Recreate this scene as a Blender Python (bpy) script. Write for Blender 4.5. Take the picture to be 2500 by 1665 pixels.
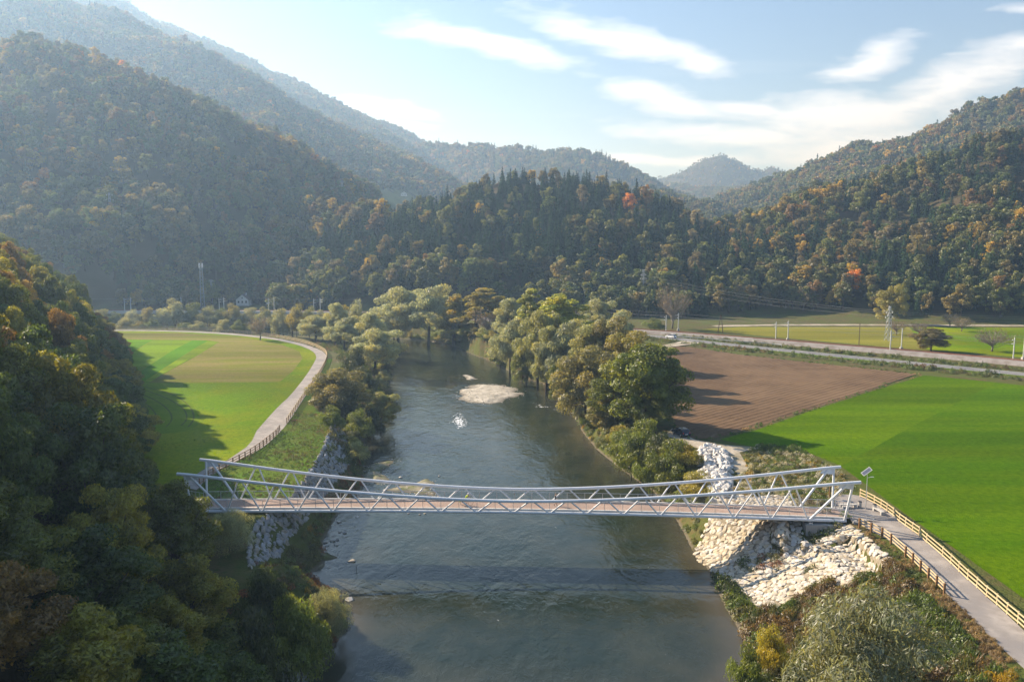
"""Footbridge over a river in an autumn valley: built in metres, camera 43 m above the water."""
import bpy, bmesh, math, random
import numpy as np
from mathutils import Vector, Matrix
from mathutils.geometry import tessellate_polygon
L = {'abut': {'l': [(-43.55, 104.86), (-38.18, 103.88)], 'r': [(37.89, 101.81), (43.25, 99.82)]},
 'aframe': (85.41, 324.34),
 'arc': [(-100.53, 204.07), (-95.67, 206.13), (-83.75, 194.33), (-73.76, 180.51), (-66.24, 165.73), (-63.63, 157.94), (-64.21, 153.13), (-68.12, 150.83), (-72.71, 150.83), (-86.7, 177.35)],
 'arc_lines': [[(-99.44, 204.07), (-83.82, 188.91), (-73.76, 175.81), (-68.2, 164.38), (-67.01, 157.94)], [(-96.6, 198.12), (-84.63, 185.46), (-75.61, 172.81), (-70.87, 163.05), (-69.58, 156.71)], [(-100.42, 206.13), (-84.44, 194.33), (-72.81, 177.35), (-66.74, 164.38), (-65.11, 156.71)], [(-92.72, 190.69), (-83.31, 178.92), (-77.4, 169.91), (-72.92, 160.45), (-71.58, 154.3)]],
 'bar2': [(-16.28, 258.47), (-13.67, 259.31), (-10.76, 250.36), (-13.05, 247.26), (-14.9, 249.06)],
 'bar3': [(-27.46, 142.59), (-28.48, 148.91), (-27.31, 152.85), (-23.77, 154.61), (-23.62, 149.46), (-24.26, 145.68), (-23.17, 142.59), (-23.36, 140.1), (-24.86, 138.65)],
 'bar4': [(-21.47, 135.38), (-18.52, 138.65), (-15.71, 142.08), (-13.28, 138.18), (-14.24, 136.3), (-13.09, 133.13), (-12.66, 131.38), (-15.03, 133.13), (-17.98, 134.47)],
 'bar5': [(-27.64, 104.93), (-27.17, 106.64), (-26.27, 106.64), (-24.39, 105.21), (-25.46, 104.09), (-25.45, 102.19), (-26.98, 100.61)],
 'bar6': [(-37.23, 350.63), (-34.65, 352.67), (-31.75, 348.11), (-34.33, 343.17)],
 'block': [(35.96, 107.92), (38.89, 107.08), (35.29, 98.2), (34.22, 100.75)],
 'bridge': [(-44.01, 105.59), (44.31, 101.86)],
 'catL': [(-154.5, 428.49), (-154.5, 437.91), (-127.68, 421.69), (-126.85, 430.23), (-103.12, 418.92), (-101.39, 426.2), (-78.84, 433.15), (-178.68, 430.23), (-177.71, 421.69), (-232.04, 422.28), (-230.26, 422.28), (-204.27, 422.28), (-204.34, 426.81)],
 'catR': [(62.96, 323.73), (70.06, 333.63), (98.6, 295.59), (104.85, 300.5), (127.09, 265.25), (134.78, 273.28), (156.42, 245.96), (161.75, 249.36)],
 'clouds': [(-0.0353, 0.2408, -15, 0.1093, 0.0164, 1.0), (0.1383, 0.2459, -14, 0.1093, 0.0175, 1.0), (0.2284, 0.2195, -8, 0.0437, 0.0153, 1.0), (0.1873, 0.1723, -14, 0.0765, 0.0175, 1.0), (0.2673, 0.163, -2, 0.1093, 0.0142, 0.8), (0.4111, 0.1568, 2, 0.1639, 0.0273, 1.0), (0.5362, 0.1939, 22, 0.1256, 0.0328, 0.9), (0.434, 0.2236, 22, 0.0519, 0.0164, 1.0), (0.2684, 0.1277, -6, 0.142, 0.0153, 0.9), (0.429, 0.1189, 4, 0.142, 0.0219, 1.0), (-0.1684, 0.1656, -8, 0.0656, 0.0098, 0.8), (-0.1476, 0.1434, -5, 0.0492, 0.0055, 0.7), (0.5982, 0.2827, 4, 0.0437, 0.0076, 0.5), (0.173, 0.0995, -3, 0.1639, 0.0087, 0.6), (0.6072, 0.2348, 5, 0.0656, 0.0164, 0.6)],
 'culvert': [(83.28, 298.85), (88.95, 294.03)],
 'darkcar': (32.47, 149.84),
 'dry_r': [(44.91, 98.7), (46.11, 95.92), (46.57, 90.29), (45.73, 83.56), (45.44, 78.82), (45.38, 74.91), (44.74, 70.13), (44.28, 64.84), (42.21, 63.62), (41.97, 66.7), (43.14, 72.61), (43.47, 79.2), (43.95, 85.69), (44.43, 92.26)],
 'farbush': [(-167.02, 393.0, 12.1, 13.3), (-158.51, 393.0, 10.4, 10.7), (-151.08, 393.0, 8.2, 11.8), (-173.73, 393.0, 7.3, 9.7), (-181.21, 393.0, 8.2, 8.6), (-188.85, 393.0, 6.5, 9.7), (-196.41, 393.0, 6.0, 8.6), (-203.86, 393.0, 7.3, 9.7), (-209.3, 393.0, 6.5, 7.5), (-138.1, 393.0, 9.9, 10.7), (-131.14, 395.8, 8.0, 9.7), (-144.67, 393.0, 7.3, 9.7), (-121.28, 389.2, 8.5, 9.6), (-100.34, 341.1, 11.7, 8.4), (-91.63, 336.7, 13.1, 9.2), (-142.72, 361.23, 4.8, 8.3), (-150.41, 362.0, 3.9, 8.9), (-85.29, 333.4, 12.3, 8.2), (-79.04, 330.1, 11.8, 9.0), (-70.8, 325.7, 14.2, 9.8), (-63.77, 321.85, 15.4, 9.7), (-164.22, 362.0, 5.7, 6.9), (-178.14, 362.0, 5.3, 7.9), (-189.08, 362.0, 5.1, 7.1), (-170.23, 362.0, 4.7, 7.5), (-130.05, 355.4, 6.0, 7.8), (-121.92, 351.55, 5.8, 5.8), (-111.63, 346.6, 6.6, 6.8), (-98.32, 340.0, 6.9, 7.4)],
 'fence_l1': [(-47.51, 117.53), (-47.68, 119.16), (-47.75, 123.89), (-47.1, 127.09), (-46.24, 130.76), (-45.54, 135.26), (-45.16, 139.4), (-45.2, 145.23), (-45.09, 148.97), (-45.8, 154.3)],
 'fence_l2': [(-46.11, 159.82), (-50.49, 192.49), (-54.18, 222.28), (-58.51, 250.21), (-62.01, 264.02), (-66.86, 275.31), (-75.69, 290.83), (-83.36, 300.13), (-91.26, 309.1), (-102.44, 318.61), (-120.49, 329.77), (-140.54, 336.19), (-159.82, 339.49), (-175.63, 340.04)],
 'fence_r': [(50.67, 112.23), (51.05, 110.85), (51.35, 109.19), (51.54, 107.51), (51.61, 105.88), (51.59, 104.08), (51.31, 101.74), (51.32, 100.08), (51.34, 98.28), (51.39, 96.72), (51.1, 94.34), (50.77, 90.05), (50.53, 87.83), (50.25, 85.68), (50.0, 83.49), (49.84, 81.47), (49.57, 79.28), (49.48, 77.36), (49.29, 75.35), (49.18, 73.46), (48.98, 71.35), (48.74, 69.11)],
 'fence_s': [(45.13, 99.79), (45.9, 98.1), (46.51, 96.36), (46.59, 94.17), (46.4, 90.13), (46.24, 88.1), (45.99, 85.86), (45.83, 83.83), (45.63, 81.76), (45.43, 79.85)],
 'field_far': [(78.65, 338.41), (100.27, 349.08), (175.04, 349.08), (151.03, 290.88), (142.74, 271.73), (123.8, 290.88), (105.73, 308.5)],
 'field_far2': [(175.04, 349.08), (223.34, 345.45), (286.06, 341.89), (193.61, 229.95), (165.56, 254.92), (143.91, 273.99), (151.03, 290.88)],
 'foam_glitter1': [(-15.42, 202.48), (-12.64, 204.22), (-9.8, 191.04), (-8.77, 183.61), (-13.44, 180.1), (-16.49, 189.5)],
 'foam_glitter2': [(3.84, 215.63), (6.21, 215.63), (9.86, 209.11), (13.29, 206.61), (13.98, 198.3), (11.79, 198.3), (8.64, 204.17), (5.17, 205.38)],
 'furn': {'bench1': [(45.91, 107.66), (47.99, 107.66)], 'bench2': [(50.1, 106.35), (50.3, 104.43)], 'bin1': (48.61, 107.66), 'bin2': (50.15, 106.46), 'lamp': (49.15, 107.0), 'sign': (45.96, 111.57)},
 'gravelbar': [(-15.87, 216.31), (-15.27, 227.69), (-13.41, 237.91), (-9.32, 241.52), (-2.45, 240.3), (1.34, 233.26), (3.9, 225.54), (-0.68, 219.3), (-3.69, 212.45), (-6.62, 209.63), (-10.49, 212.45)],
 'green': [(39.2, 146.74), (48.54, 154.5), (65.28, 171.77), (89.01, 194.97), (115.36, 219.91), (123.26, 213.46), (133.41, 203.49), (152.13, 192.66), (230, 120), (100, 40), (53.3, 79.08), (53.59, 92.1), (53.78, 105.33), (54.26, 117.08), (54.5, 128.98), (52.74, 135.85), (48.92, 140.32), (43.1, 141.87)],
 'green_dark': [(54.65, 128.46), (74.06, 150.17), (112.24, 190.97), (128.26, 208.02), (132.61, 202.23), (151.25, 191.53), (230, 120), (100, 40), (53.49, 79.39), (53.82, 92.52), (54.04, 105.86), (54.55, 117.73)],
 'guard': [(63.86, 307.25), (67.78, 303.83), (74.59, 298.85), (79.62, 294.03), (81.35, 291.83), (87.11, 287.83), (93.46, 283.94), (96.74, 278.15)],
 'house': (-158.21, 473.08),
 'house2': (-154.77, 483.47),
 'lane': [(89.69, 352.78), (122.62, 358.49), (161.98, 358.49), (200.28, 356.57), (229.22, 354.67), (291.99, 349.08)],
 'mast2': (-174.84, 453.57),
 'meadow': [(-50.27, 117.53), (-50.52, 127.09), (-48.48, 130.95), (-48.37, 134.52), (-48.02, 142.84), (-50.46, 154.24), (-50.35, 154.3), (-51.26, 161.74), (-52.92, 177.35), (-53.6, 188.91), (-57.39, 219.42), (-61.52, 245.73), (-63.87, 258.07), (-68.87, 271.68), (-76.97, 286.0), (-88.65, 300.13), (-96.14, 307.26), (-117.54, 321.58), (-137.9, 329.77), (-156.78, 332.95), (-174.63, 333.48), (-330, 330), (-200, 60), (-60, 95)],
 'mown': [(-166.88, 325.11), (-135.98, 325.11), (-108.88, 312.84), (-85.94, 290.83), (-72.71, 269.91), (-67.01, 251.75), (-63.27, 226.71), (-61.85, 209.3), (-76.53, 207.81), (-96.43, 207.81), (-98.59, 223.01), (-103.49, 259.69), (-109.56, 295.83), (-116.48, 301.0), (-155.39, 304.55), (-164.57, 303.65), (-176.03, 325.11)],
 'path_inner': [(-50.27, 117.53), (-50.52, 127.09), (-48.48, 130.95), (-48.37, 134.52), (-48.02, 142.84), (-50.46, 154.24), (-50.35, 154.3), (-51.26, 161.74), (-52.92, 177.35), (-53.6, 188.91), (-57.39, 219.42), (-61.52, 245.73), (-63.87, 258.07), (-68.87, 271.68), (-76.97, 286.0), (-88.65, 300.13), (-96.14, 307.26), (-117.54, 321.58), (-137.9, 329.77), (-156.78, 332.95), (-174.63, 333.48)],
 'path_outer': [(-47.17, 115.54), (-47.99, 124.52), (-46.55, 131.65), (-45.28, 137.96), (-44.97, 145.48), (-45.46, 152.89), (-45.13, 146.96), (-45.75, 158.56), (-50.26, 191.59), (-54.07, 221.8), (-59.04, 251.75), (-62.06, 263.01), (-66.42, 273.49), (-74.86, 287.59), (-82.53, 297.11), (-90.33, 305.9), (-101.37, 315.22), (-119.36, 326.65), (-139.43, 333.48), (-158.54, 336.73), (-176.6, 337.28)],
 'path_r_left': [(46.77, 112.13), (44.52, 106.52), (44.9, 102.66), (45.84, 101.12), (46.03, 98.47), (46.69, 96.78), (46.88, 94.6), (46.91, 91.02), (46.46, 86.77), (46.08, 82.26), (45.61, 78.56), (45.43, 75.32), (44.8, 70.77), (44.61, 67.54), (44.43, 64.57), (44.12, 60.44)],
 'path_r_right': [(47.84, 113.62), (50.87, 113.25), (51.35, 111.4), (51.58, 107.87), (51.81, 104.55), (51.43, 100.23), (51.42, 96.5), (51.13, 91.76), (50.62, 87.68), (50.27, 84.14), (49.61, 79.69), (49.32, 75.67), (48.84, 72.02), (48.19, 66.43)],
 'pile': [(32.15, 137.22), (36.08, 141.68), (38.11, 138.31), (37.53, 132.02), (34.96, 122.69), (33.21, 114.55), (31.21, 111.58), (29.12, 111.58), (30.02, 120.14), (30.88, 128.13)],
 'plateau_far': [(-285, 401), (-216, 402), (-171, 401), (-135, 399), (-102, 394), (-74, 387), (-57, 374), (-44, 367), (-30, 358), (-22, 346), (-16.39, 307.07), (-2.61, 278.61), (8.29, 238.29), (13.88, 222.15), (17.63, 208.02), (21.23, 179.37), (22.83, 155.62), (25.36, 140.32), (28.27, 131.64), (29.46, 123.95), (29.47, 112.89), (36.0, 106.5), (39.0, 105.2), (44.8, 104.4), (44.71, 98.59), (44.16, 92.94), (44.22, 87.27), (45.29, 79.6), (43.83, 71.1), (42.54, 63.1), (41.59, 60.57), (140, 30), (700, 200), (700, 1200), (-700, 1200), (-700, 460)],
 'plateau_left': [(-26.33, 87.86), (-29.74, 86.79), (-31.61, 91.61), (-34.08, 100.11), (-32.16, 110.82), (-32.27, 117.35), (-32.41, 123.97), (-33.21, 131.34), (-33.7, 137.88), (-35.34, 150.98), (-37.44, 161.92), (-42.52, 170.53), (-40.98, 155.62), (-48.41, 214.86), (-52.83, 247.26), (-59.99, 267.33), (-74.78, 284.62), (-100.23, 315.86), (-146.69, 343.66), (-185.4, 345.45), (-238.53, 345.45), (-330, 330), (-200, 60), (-60, 40)],
 'plough': [(52.42, 271.73), (57.69, 284.62), (64.93, 278.61), (75.58, 262.02), (91.2, 245.41), (105.35, 231.57), (114.9, 221.4), (88.19, 195.55), (64.49, 172.22), (48.01, 155.62), (38.55, 147.42), (34.02, 147.42), (33.02, 165.61), (37.22, 208.02), (41.36, 247.26)],
 'pole_dark': (125.48, 285.69),
 'pylonA': (81.7, 493.67),
 'pylonB': (142.55, 299.68),
 'rail': [(37.64, 337.67), (51.15, 329.02), (72.78, 312.98), (99.53, 290.3), (122.72, 270.65), (142.44, 252.45), (155.42, 239.17), (179.86, 213.44)],
 'railL': [(-286.62, 416.16), (-235.68, 418.86), (-180.63, 424.36), (-133.27, 421.59), (-76.36, 413.5), (-38.88, 400.67), (-5.59, 377.24), (20.14, 356.37)],
 'ridges': {'A': (0.56, [(-479, 614, 175), (-440, 711, 221), (-421, 744, 234), (-398, 767, 236), (-380, 766, 228), (-357, 767, 213), (-324, 750, 185), (-300, 740, 164), (-278, 718, 150), (-238, 692, 130), (-198, 655, 101), (-165, 625, 87), (-137, 592, 74), (-100, 561, 67), (-80, 536, 58)]), 'B': (0.5, [(-878, 1318, 445), (-718, 1412, 454), (-693, 1424, 431), (-644, 1418, 390), (-606, 1406, 365), (-484, 1355, 286), (-437, 1329, 261), (-377, 1293, 226), (-329, 1251, 197), (-269, 1198, 168), (-198, 1118, 132), (-154, 1031, 102)]), 'C': (0.5, [(-1080, 2076, 687), (-989, 2121, 658), (-935, 2145, 622), (-882, 2151, 611), (-819, 2144, 578), (-741, 2124, 530), (-619, 2069, 441), (-550, 2027, 391), (-482, 1982, 346), (-433, 1932, 300), (-324, 1832, 227), (-270, 1749, 180)]), 'D': (0.45, [(-820, 2442, 585), (-722, 2414, 525), (-587, 2335, 454), (-452, 2251, 388), (-392, 2205, 357), (-342, 2157, 322), (-299, 2107, 318), (-270, 2088, 301), (-248, 2068, 286), (-224, 2026, 297), (-184, 2008, 302), (-106, 1980, 290), (-28, 1926, 262), (80, 1880, 253), (134, 1821, 248), (194, 1759, 223), (254, 1695, 185), (287, 1655, 157)]), 'E': (0.4, [(-100, 490, 43), (-95, 521, 53), (-87, 543, 61), (-78, 554, 65), (-54, 578, 70), (-38, 599, 79), (-21, 610, 88), (-3, 620, 95), (21, 630, 98), (39, 629, 96), (57, 622, 91), (74, 616, 84), (100, 592, 68), (113, 569, 60), (125, 546, 54), (142, 511, 45)]), 'F': (0.42, [(139, 1272, 141), (157, 1240, 139), (205, 1182, 133), (211, 1130, 122), (221, 1057, 100), (222, 975, 83), (232, 921, 70)]), 'G': (0.5, [(438, 2992, 284), (526, 2978, 286), (615, 2961, 292), (663, 2951, 319), (705, 2941, 346), (752, 2929, 367), (795, 2918, 344), (848, 2903, 321), (874, 2895, 314), (920, 2881, 322), (950, 2871, 307), (1028, 2844, 269), (1160, 2793, 250)]), 'H': (0.45, [(400, 1446, 112), (432, 1384, 152), (451, 1325, 158), (474, 1285, 167), (488, 1259, 174), (511, 1228, 187), (523, 1201, 191), (561, 1162, 193), (586, 1127, 203), (608, 1092, 210), (616, 1076, 223), (634, 1066, 230), (655, 1053, 237), (711, 1016, 250)]), 'I': (0.42, [(107, 468, 45), (122, 485, 49), (138, 496, 52), (156, 512, 59), (185, 539, 69), (208, 563, 82), (238, 583, 92), (269, 603, 108), (292, 603, 116), (319, 601, 121), (337, 602, 126), (366, 585, 131), (402, 573, 138), (440, 544, 137)]), 'J': (0.5, [(33, 4700, 560), (93, 4699, 565), (171, 4697, 594), (253, 4693, 571), (309, 4690, 551)]), 'K': (0.3, [(418, 2566, 233), (504, 2449, 218), (556, 2232, 194), (609, 2166, 199), (628, 2004, 186), (629, 1793, 167)])},
 'rip_left': {'foot': [(-33.56, 166.04), (-32.53, 160.79), (-30.96, 150.31), (-30.37, 142.67), (-30.26, 135.75), (-30.32, 130.12), (-30.2, 118.39), (-30.32, 111.45), (-30.16, 103.03), (-30.71, 98.06)], 'top': [(-37.44, 161.92), (-35.34, 150.98), (-33.7, 137.88), (-33.21, 131.34), (-32.41, 123.97), (-32.27, 117.35), (-32.16, 110.82), (-33.89, 99.57), (-31.44, 91.11), (-29.58, 86.32)]},
 'rip_lower': [(24.59, 105.98), (28.35, 111.33), (31.02, 112.86), (40.91, 112.64), (38.59, 105.98), (38.91, 104.06), (37.07, 96.31), (38.16, 90.46), (38.8, 89.59), (32.5, 88.47), (28.47, 86.83), (28.14, 90.17), (27.41, 96.64), (26.12, 102.19)],
 'rip_upper': [(37.5, 99.34), (44.6, 101.43), (44.68, 97.51), (44.35, 92.71), (44.7, 88.94), (40.65, 88.04), (36.93, 86.3), (37.16, 88.64), (36.64, 91.42), (36.61, 94.37)],
 'river': [(-24.73, 68.64), (-22.42, 73.92), (-21.29, 77.02), (-19.2, 79.64), (-18.54, 85.43), (-19.43, 89.74), (-22.84, 95.75), (-25.67, 98.77), (-26.6, 98.88), (-25.27, 102.94), (-26.87, 108.26), (-27.55, 111.12), (-27.74, 116.76), (-27.88, 123.56), (-26.25, 136.04), (-28.9, 150.32), (-30.49, 161.55), (-33.22, 175.71), (-31.97, 179.94), (-31.22, 189.71), (-30.54, 201.79), (-36.68, 222.44), (-40.9, 260.29), (-43.51, 289.7), (-52.72, 333.47), (-64.65, 348.47), (-83.7, 364.86), (-99.12, 370.08), (-126.77, 373.64), (-162.73, 380.96), (-206.62, 384.74), (-261.6, 384.74), (-266.81, 392.5), (-210.73, 392.5), (-167.59, 392.5), (-132.43, 390.53), (-102.99, 384.74), (-78.2, 377.27), (-63.92, 366.58), (-50.65, 358.13), (-37.16, 351.63), (-31.76, 345.37), (-21.05, 326.44), (-6.67, 287.54), (1.86, 258.53), (9.85, 243.73), (15.4, 225.73), (14.2, 221.14), (13.79, 206.61), (16.37, 194.94), (16.09, 180.6), (17.76, 164.41), (19.48, 155.85), (22.67, 142.45), (24.89, 134.68), (25.85, 121.01), (25.74, 112.94), (25.49, 107.73), (26.02, 102.6), (25.8, 97.29), (25.45, 93.34), (25.33, 88.61), (25.36, 84.82), (24.95, 79.86), (24.03, 77.19), (22.04, 73.96), (20.56, 68.64)],
 'road': [(45.96, 317.82), (55.65, 313.28), (68.98, 296.32), (81.32, 282.29), (98.38, 265.14), (113.52, 249.93), (131.24, 232.13), (143.47, 220.34), (166.3, 196.91)],
 'stake': (-20.56, 100.61),
 'stones_water': [(-27.04, 126.79), (-24.48, 121.75), (-26.9, 119.41), (-25.05, 114.71), (-25.84, 115.04), (-26.01, 111.47), (-25.49, 111.79), (-25.2, 109.92), (-27.07, 111.03), (-21.84, 104.09), (-19.77, 92.26), (-26.51, 109.61), (-14.69, 122.88), (-13.96, 123.26), (-12.56, 131.81), (-16.23, 132.69), (-13.52, 143.91), (-20.57, 143.09), (-22.32, 135.38), (-20.13, 135.84), (-26.24, 111.47), (-16.54, 123.26)],
 'strips': [[(-163.39, 301.44), (-137.03, 301.88), (-131.74, 279.04), (-125.78, 256.46), (-117.12, 214.81)], [(-136.64, 301.0), (-121.44, 300.13), (-116.54, 269.91), (-104.88, 217.09), (-114.73, 231.84), (-114.76, 210.38), (-125.31, 255.5), (-130.9, 278.29)], [(-121.44, 300.13), (-114.96, 298.39), (-112.56, 282.86), (-103.91, 237.21), (-98.84, 211.47), (-101.56, 209.3), (-105.59, 219.42), (-116.54, 269.91)], [(-114.96, 298.39), (-109.51, 294.99), (-104.13, 261.34), (-99.12, 224.23), (-96.37, 209.3), (-98.54, 210.82), (-103.67, 236.66), (-112.26, 282.09)]],
 'terrace_edge': [(38.41, 102.06), (38.17, 98.41), (38.21, 95.33), (38.75, 92.43), (38.51, 89.69), (42.87, 85.5), (43.37, 94.38), (43.38, 98.37), (36.83, 97.62)],
 'tower': (-174.21, 447.41),
 'track': [(31.95, 155.62), (34.54, 146.08), (38.58, 142.82), (45.78, 140.32), (40.21, 137.31), (38.15, 121.58), (35.54, 110.91), (32.1, 110.91), (36.08, 123.95), (36.76, 135.85), (33.22, 140.32), (29.6, 150.17)],
 'trees': [(-49.61, 344.26, 3, 19.7, 20.7, 'silver'), (-35.52, 336.24, 3, 21.3, 20.6, 'silver'), (-24.46, 331.61, 3, 19.0, 17.2, 'gold'), (-14.7, 325.62, 3, 21.1, 21.3, 'gold'), (-9.52, 313.91, 2, 16.1, 13.7, 'twig'), (-1.96, 296.17, 3, 19.0, 12.9, 'silver'), (4.43, 267.48, 3, 24.2, 12.9, 'poplar'), (-0.71, 256.89, 2, 16.0, 11.2, 'silver'), (13.05, 248.71, 4, 23.2, 20.4, 'poplar'), (7.75, 237.3, 3, 19.0, 12.3, 'olive'), (14.08, 221.06, 4, 17.8, 12.7, 'silver'), (9.65, 223.15, 2, 15.9, 10.4, 'olive'), (29.32, 278.61, 6.3, 17.2, 12.2, 'silver'), (30.25, 229.95, 6.3, 17.1, 14.4, 'silver'), (19.52, 209.72, 6, 15.0, 12.6, 'olive'), (25.12, 208.02, 6.3, 16.2, 13.6, 'brown'), (13.69, 209.05, 2, 10.0, 8.6, 'green'), (17.11, 183.02, 4, 14.4, 13.5, 'brown'), (27.98, 195.55, 6.3, 14.0, 15.0, 'golive'), (26.96, 156.89, 6, 16.8, 16.3, 'green'), (22.61, 163.4, 4, 11.8, 11.6, 'green'), (20.25, 163.94, 2, 8.8, 8.1, 'brown'), (20.3, 240.24, 6, 14.0, 11.8, 'poplar'), (4.35, 238.07, 1, 8.7, 7.8, 'green'), (-4.15, 277.74, 1, 7.0, 9.1, 'green'), (-17.05, 318.85, 1, 7.9, 10.5, 'green'), (27.72, 153.76, 6.3, 8.7, 7.1, 'green'), (-80.78, 324.81, 4, 9.5, 14.6, 'silver'), (-63.77, 299.87, 4, 11.4, 13.1, 'silver'), (-54.17, 296.08, 4, 12.8, 12.1, 'silver'), (-44.43, 255.1, 2, 13.5, 15.1, 'silver'), (-46.97, 234.48, 4, 7.7, 7.7, 'darkgreen'), (-39.58, 178.37, 6, 8.3, 12.2, 'brown'), (-30.51, 181.16, 1, 7.4, 7.4, 'olive'), (-51.82, 346.26, 2, 14.1, 11.3, 'silver'), (-69.28, 309.11, 4, 15.3, 10.1, 'silver'), (-40.44, 213.14, 3, 6.0, 8.2, 'darkgreen'), (29.6, 64.82, 3, 8.9, 11.7, 'willowbush'), (25.23, 73.76, 2.5, 2.4, 3.0, 'goldbush'), (22.02, 69.71, 1.5, 3.9, 3.4, 'greenbush'), (-20.11, 81.67, 0.8, 4.4, 5.1, 'willowbush'), (-20.41, 72.24, 2, 5.3, 5.1, 'greenbush'), (-33.77, 91.29, 5, 5.7, 5.5, 'willowbush'), (-37.04, 94.53, 5.5, 3.2, 3.1, 'goldbush'), (-25.74, 77.48, 4, 5.1, 5.1, 'darkgreen'), (-22.46, 65.88, 5, 5.6, 6.1, 'darkgreen'), (-22.36, 74.08, 3, 5.0, 3.6, 'greenbush'), (21.81, 141.23, 2, 4.9, 6.6, 'greenbush'), (24.01, 132.14, 2.5, 4.6, 5.8, 'greenbush'), (26.79, 129.61, 5, 4.7, 6.4, 'greenbush'), (20.91, 150.41, 1.5, 4.7, 5.8, 'greenbush'), (29.48, 128.73, 6, 3.3, 4.2, 'goldbush'), (24.12, 142.17, 5, 5.3, 6.2, 'greenbush'), (25.93, 136.96, 6, 2.9, 5.2, 'darkgreen'), (-35.65, 155.02, 6, 4.4, 5.1, 'greenbush'), (-36.96, 175.99, 4, 6.0, 6.7, 'darkgreen'), (-32.71, 163.94, 2, 5.1, 5.8, 'greenbush'), (-30.91, 171.86, 1, 4.9, 5.6, 'darkgreen'), (143.08, 269.51, 6.3, 7.5, 11.0, 'orchard'), (163.88, 269.51, 6.3, 8.4, 10.3, 'twig'), (192.87, 349.08, 6.3, 6.5, 7.2, 'twig'), (188.28, 331.65, 6.3, 6.2, 7.2, 'twig'), (154.84, 318.9, 6.3, 6.2, 7.0, 'twig'), (160.67, 311.4, 6.3, 6.4, 7.7, 'twig'), (69.12, 341.89, 6.3, 19.9, 14.0, 'twig'), (173.27, 362.4, 6.3, 16.9, 11.9, 'golive'), (59.78, 331.65, 6.3, 4.9, 9.1, 'greenbush'), (-96.07, 301.48, 6.3, 10.0, 8.6, 'twig'), (-95.62, 344.26, 3, 10.3, 7.9, 'gold')],
 'verge': [(-32.16, 110.82), (-32.27, 117.35), (-32.41, 123.97), (-33.21, 131.34), (-33.81, 137.88), (-35.46, 150.98), (-37.43, 161.33), (-43.76, 174.51), (-47.31, 183.02), (-46.21, 175.81), (-51.79, 217.09), (-57.22, 251.75), (-59.4, 253.3), (-50.26, 191.59), (-45.75, 158.56), (-45.77, 153.71), (-45.13, 146.96), (-44.82, 144.99), (-45.21, 137.74), (-46.45, 131.35), (-47.85, 124.16), (-47.02, 115.15), (-46.12, 111.4)],
 'weeds_r': [(40.89, 136.11), (44.86, 141.68), (51.68, 141.1), (52.48, 134.0), (52.54, 125.24), (51.67, 115.94), (47.53, 112.87), (44.61, 107.87), (42.65, 109.26), (35.83, 107.87), (31.92, 109.96), (34.68, 121.7), (37.73, 124.34)],
 'whitecar': (60.25, 304.34)}
for o in list(bpy.data.objects): bpy.data.objects.remove(o)
SC = bpy.context.scene
COL = SC.collection
R = math.radians
# ---------------------------------------------------------------- camera
cam = bpy.data.objects.new('camera', bpy.data.cameras.new('camera')); COL.objects.link(cam)
cam.data.sensor_width = 36; cam.data.lens = 27.99; cam.data.clip_end = 20000; cam.data.clip_start = 0.5
cam.location = (0, 0, 43.0); cam.rotation_euler = (R(83.0), 0, 0)
SC.camera = cam
# ---------------------------------------------------------------- light
SUN_EL, SUN_AZ = 29.0, -58.0          # azimuth from +Y, negative = to the left
sd = Vector((math.sin(R(SUN_AZ))*math.cos(R(SUN_EL)), math.cos(R(SUN_AZ))*math.cos(R(SUN_EL)), math.sin(R(SUN_EL))))
sun = bpy.data.objects.new('sun', bpy.data.lights.new('sun', 'SUN')); COL.objects.link(sun)
sun.data.energy = 5.0; sun.data.angle = R(0.53); sun.data.color = (1.0, 0.93, 0.83)
sun.rotation_euler = (-sd).to_track_quat('-Z', 'Y').to_euler()
SC.view_settings.view_transform = 'Standard'; SC.view_settings.look = 'None'
SC.view_settings.gamma = 1; SC.view_settings.exposure = 1.28
try: SC.view_settings.use_curve_mapping = False
except Exception: pass
SC.cycles.max_bounces = 6; SC.cycles.diffuse_bounces = 2; SC.cycles.glossy_bounces = 2; SC.cycles.transmission_bounces = 3
SC.cycles.transparent_max_bounces = 8; SC.cycles.volume_bounces = 0; SC.cycles.sample_clamp_indirect = 6.0
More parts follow.
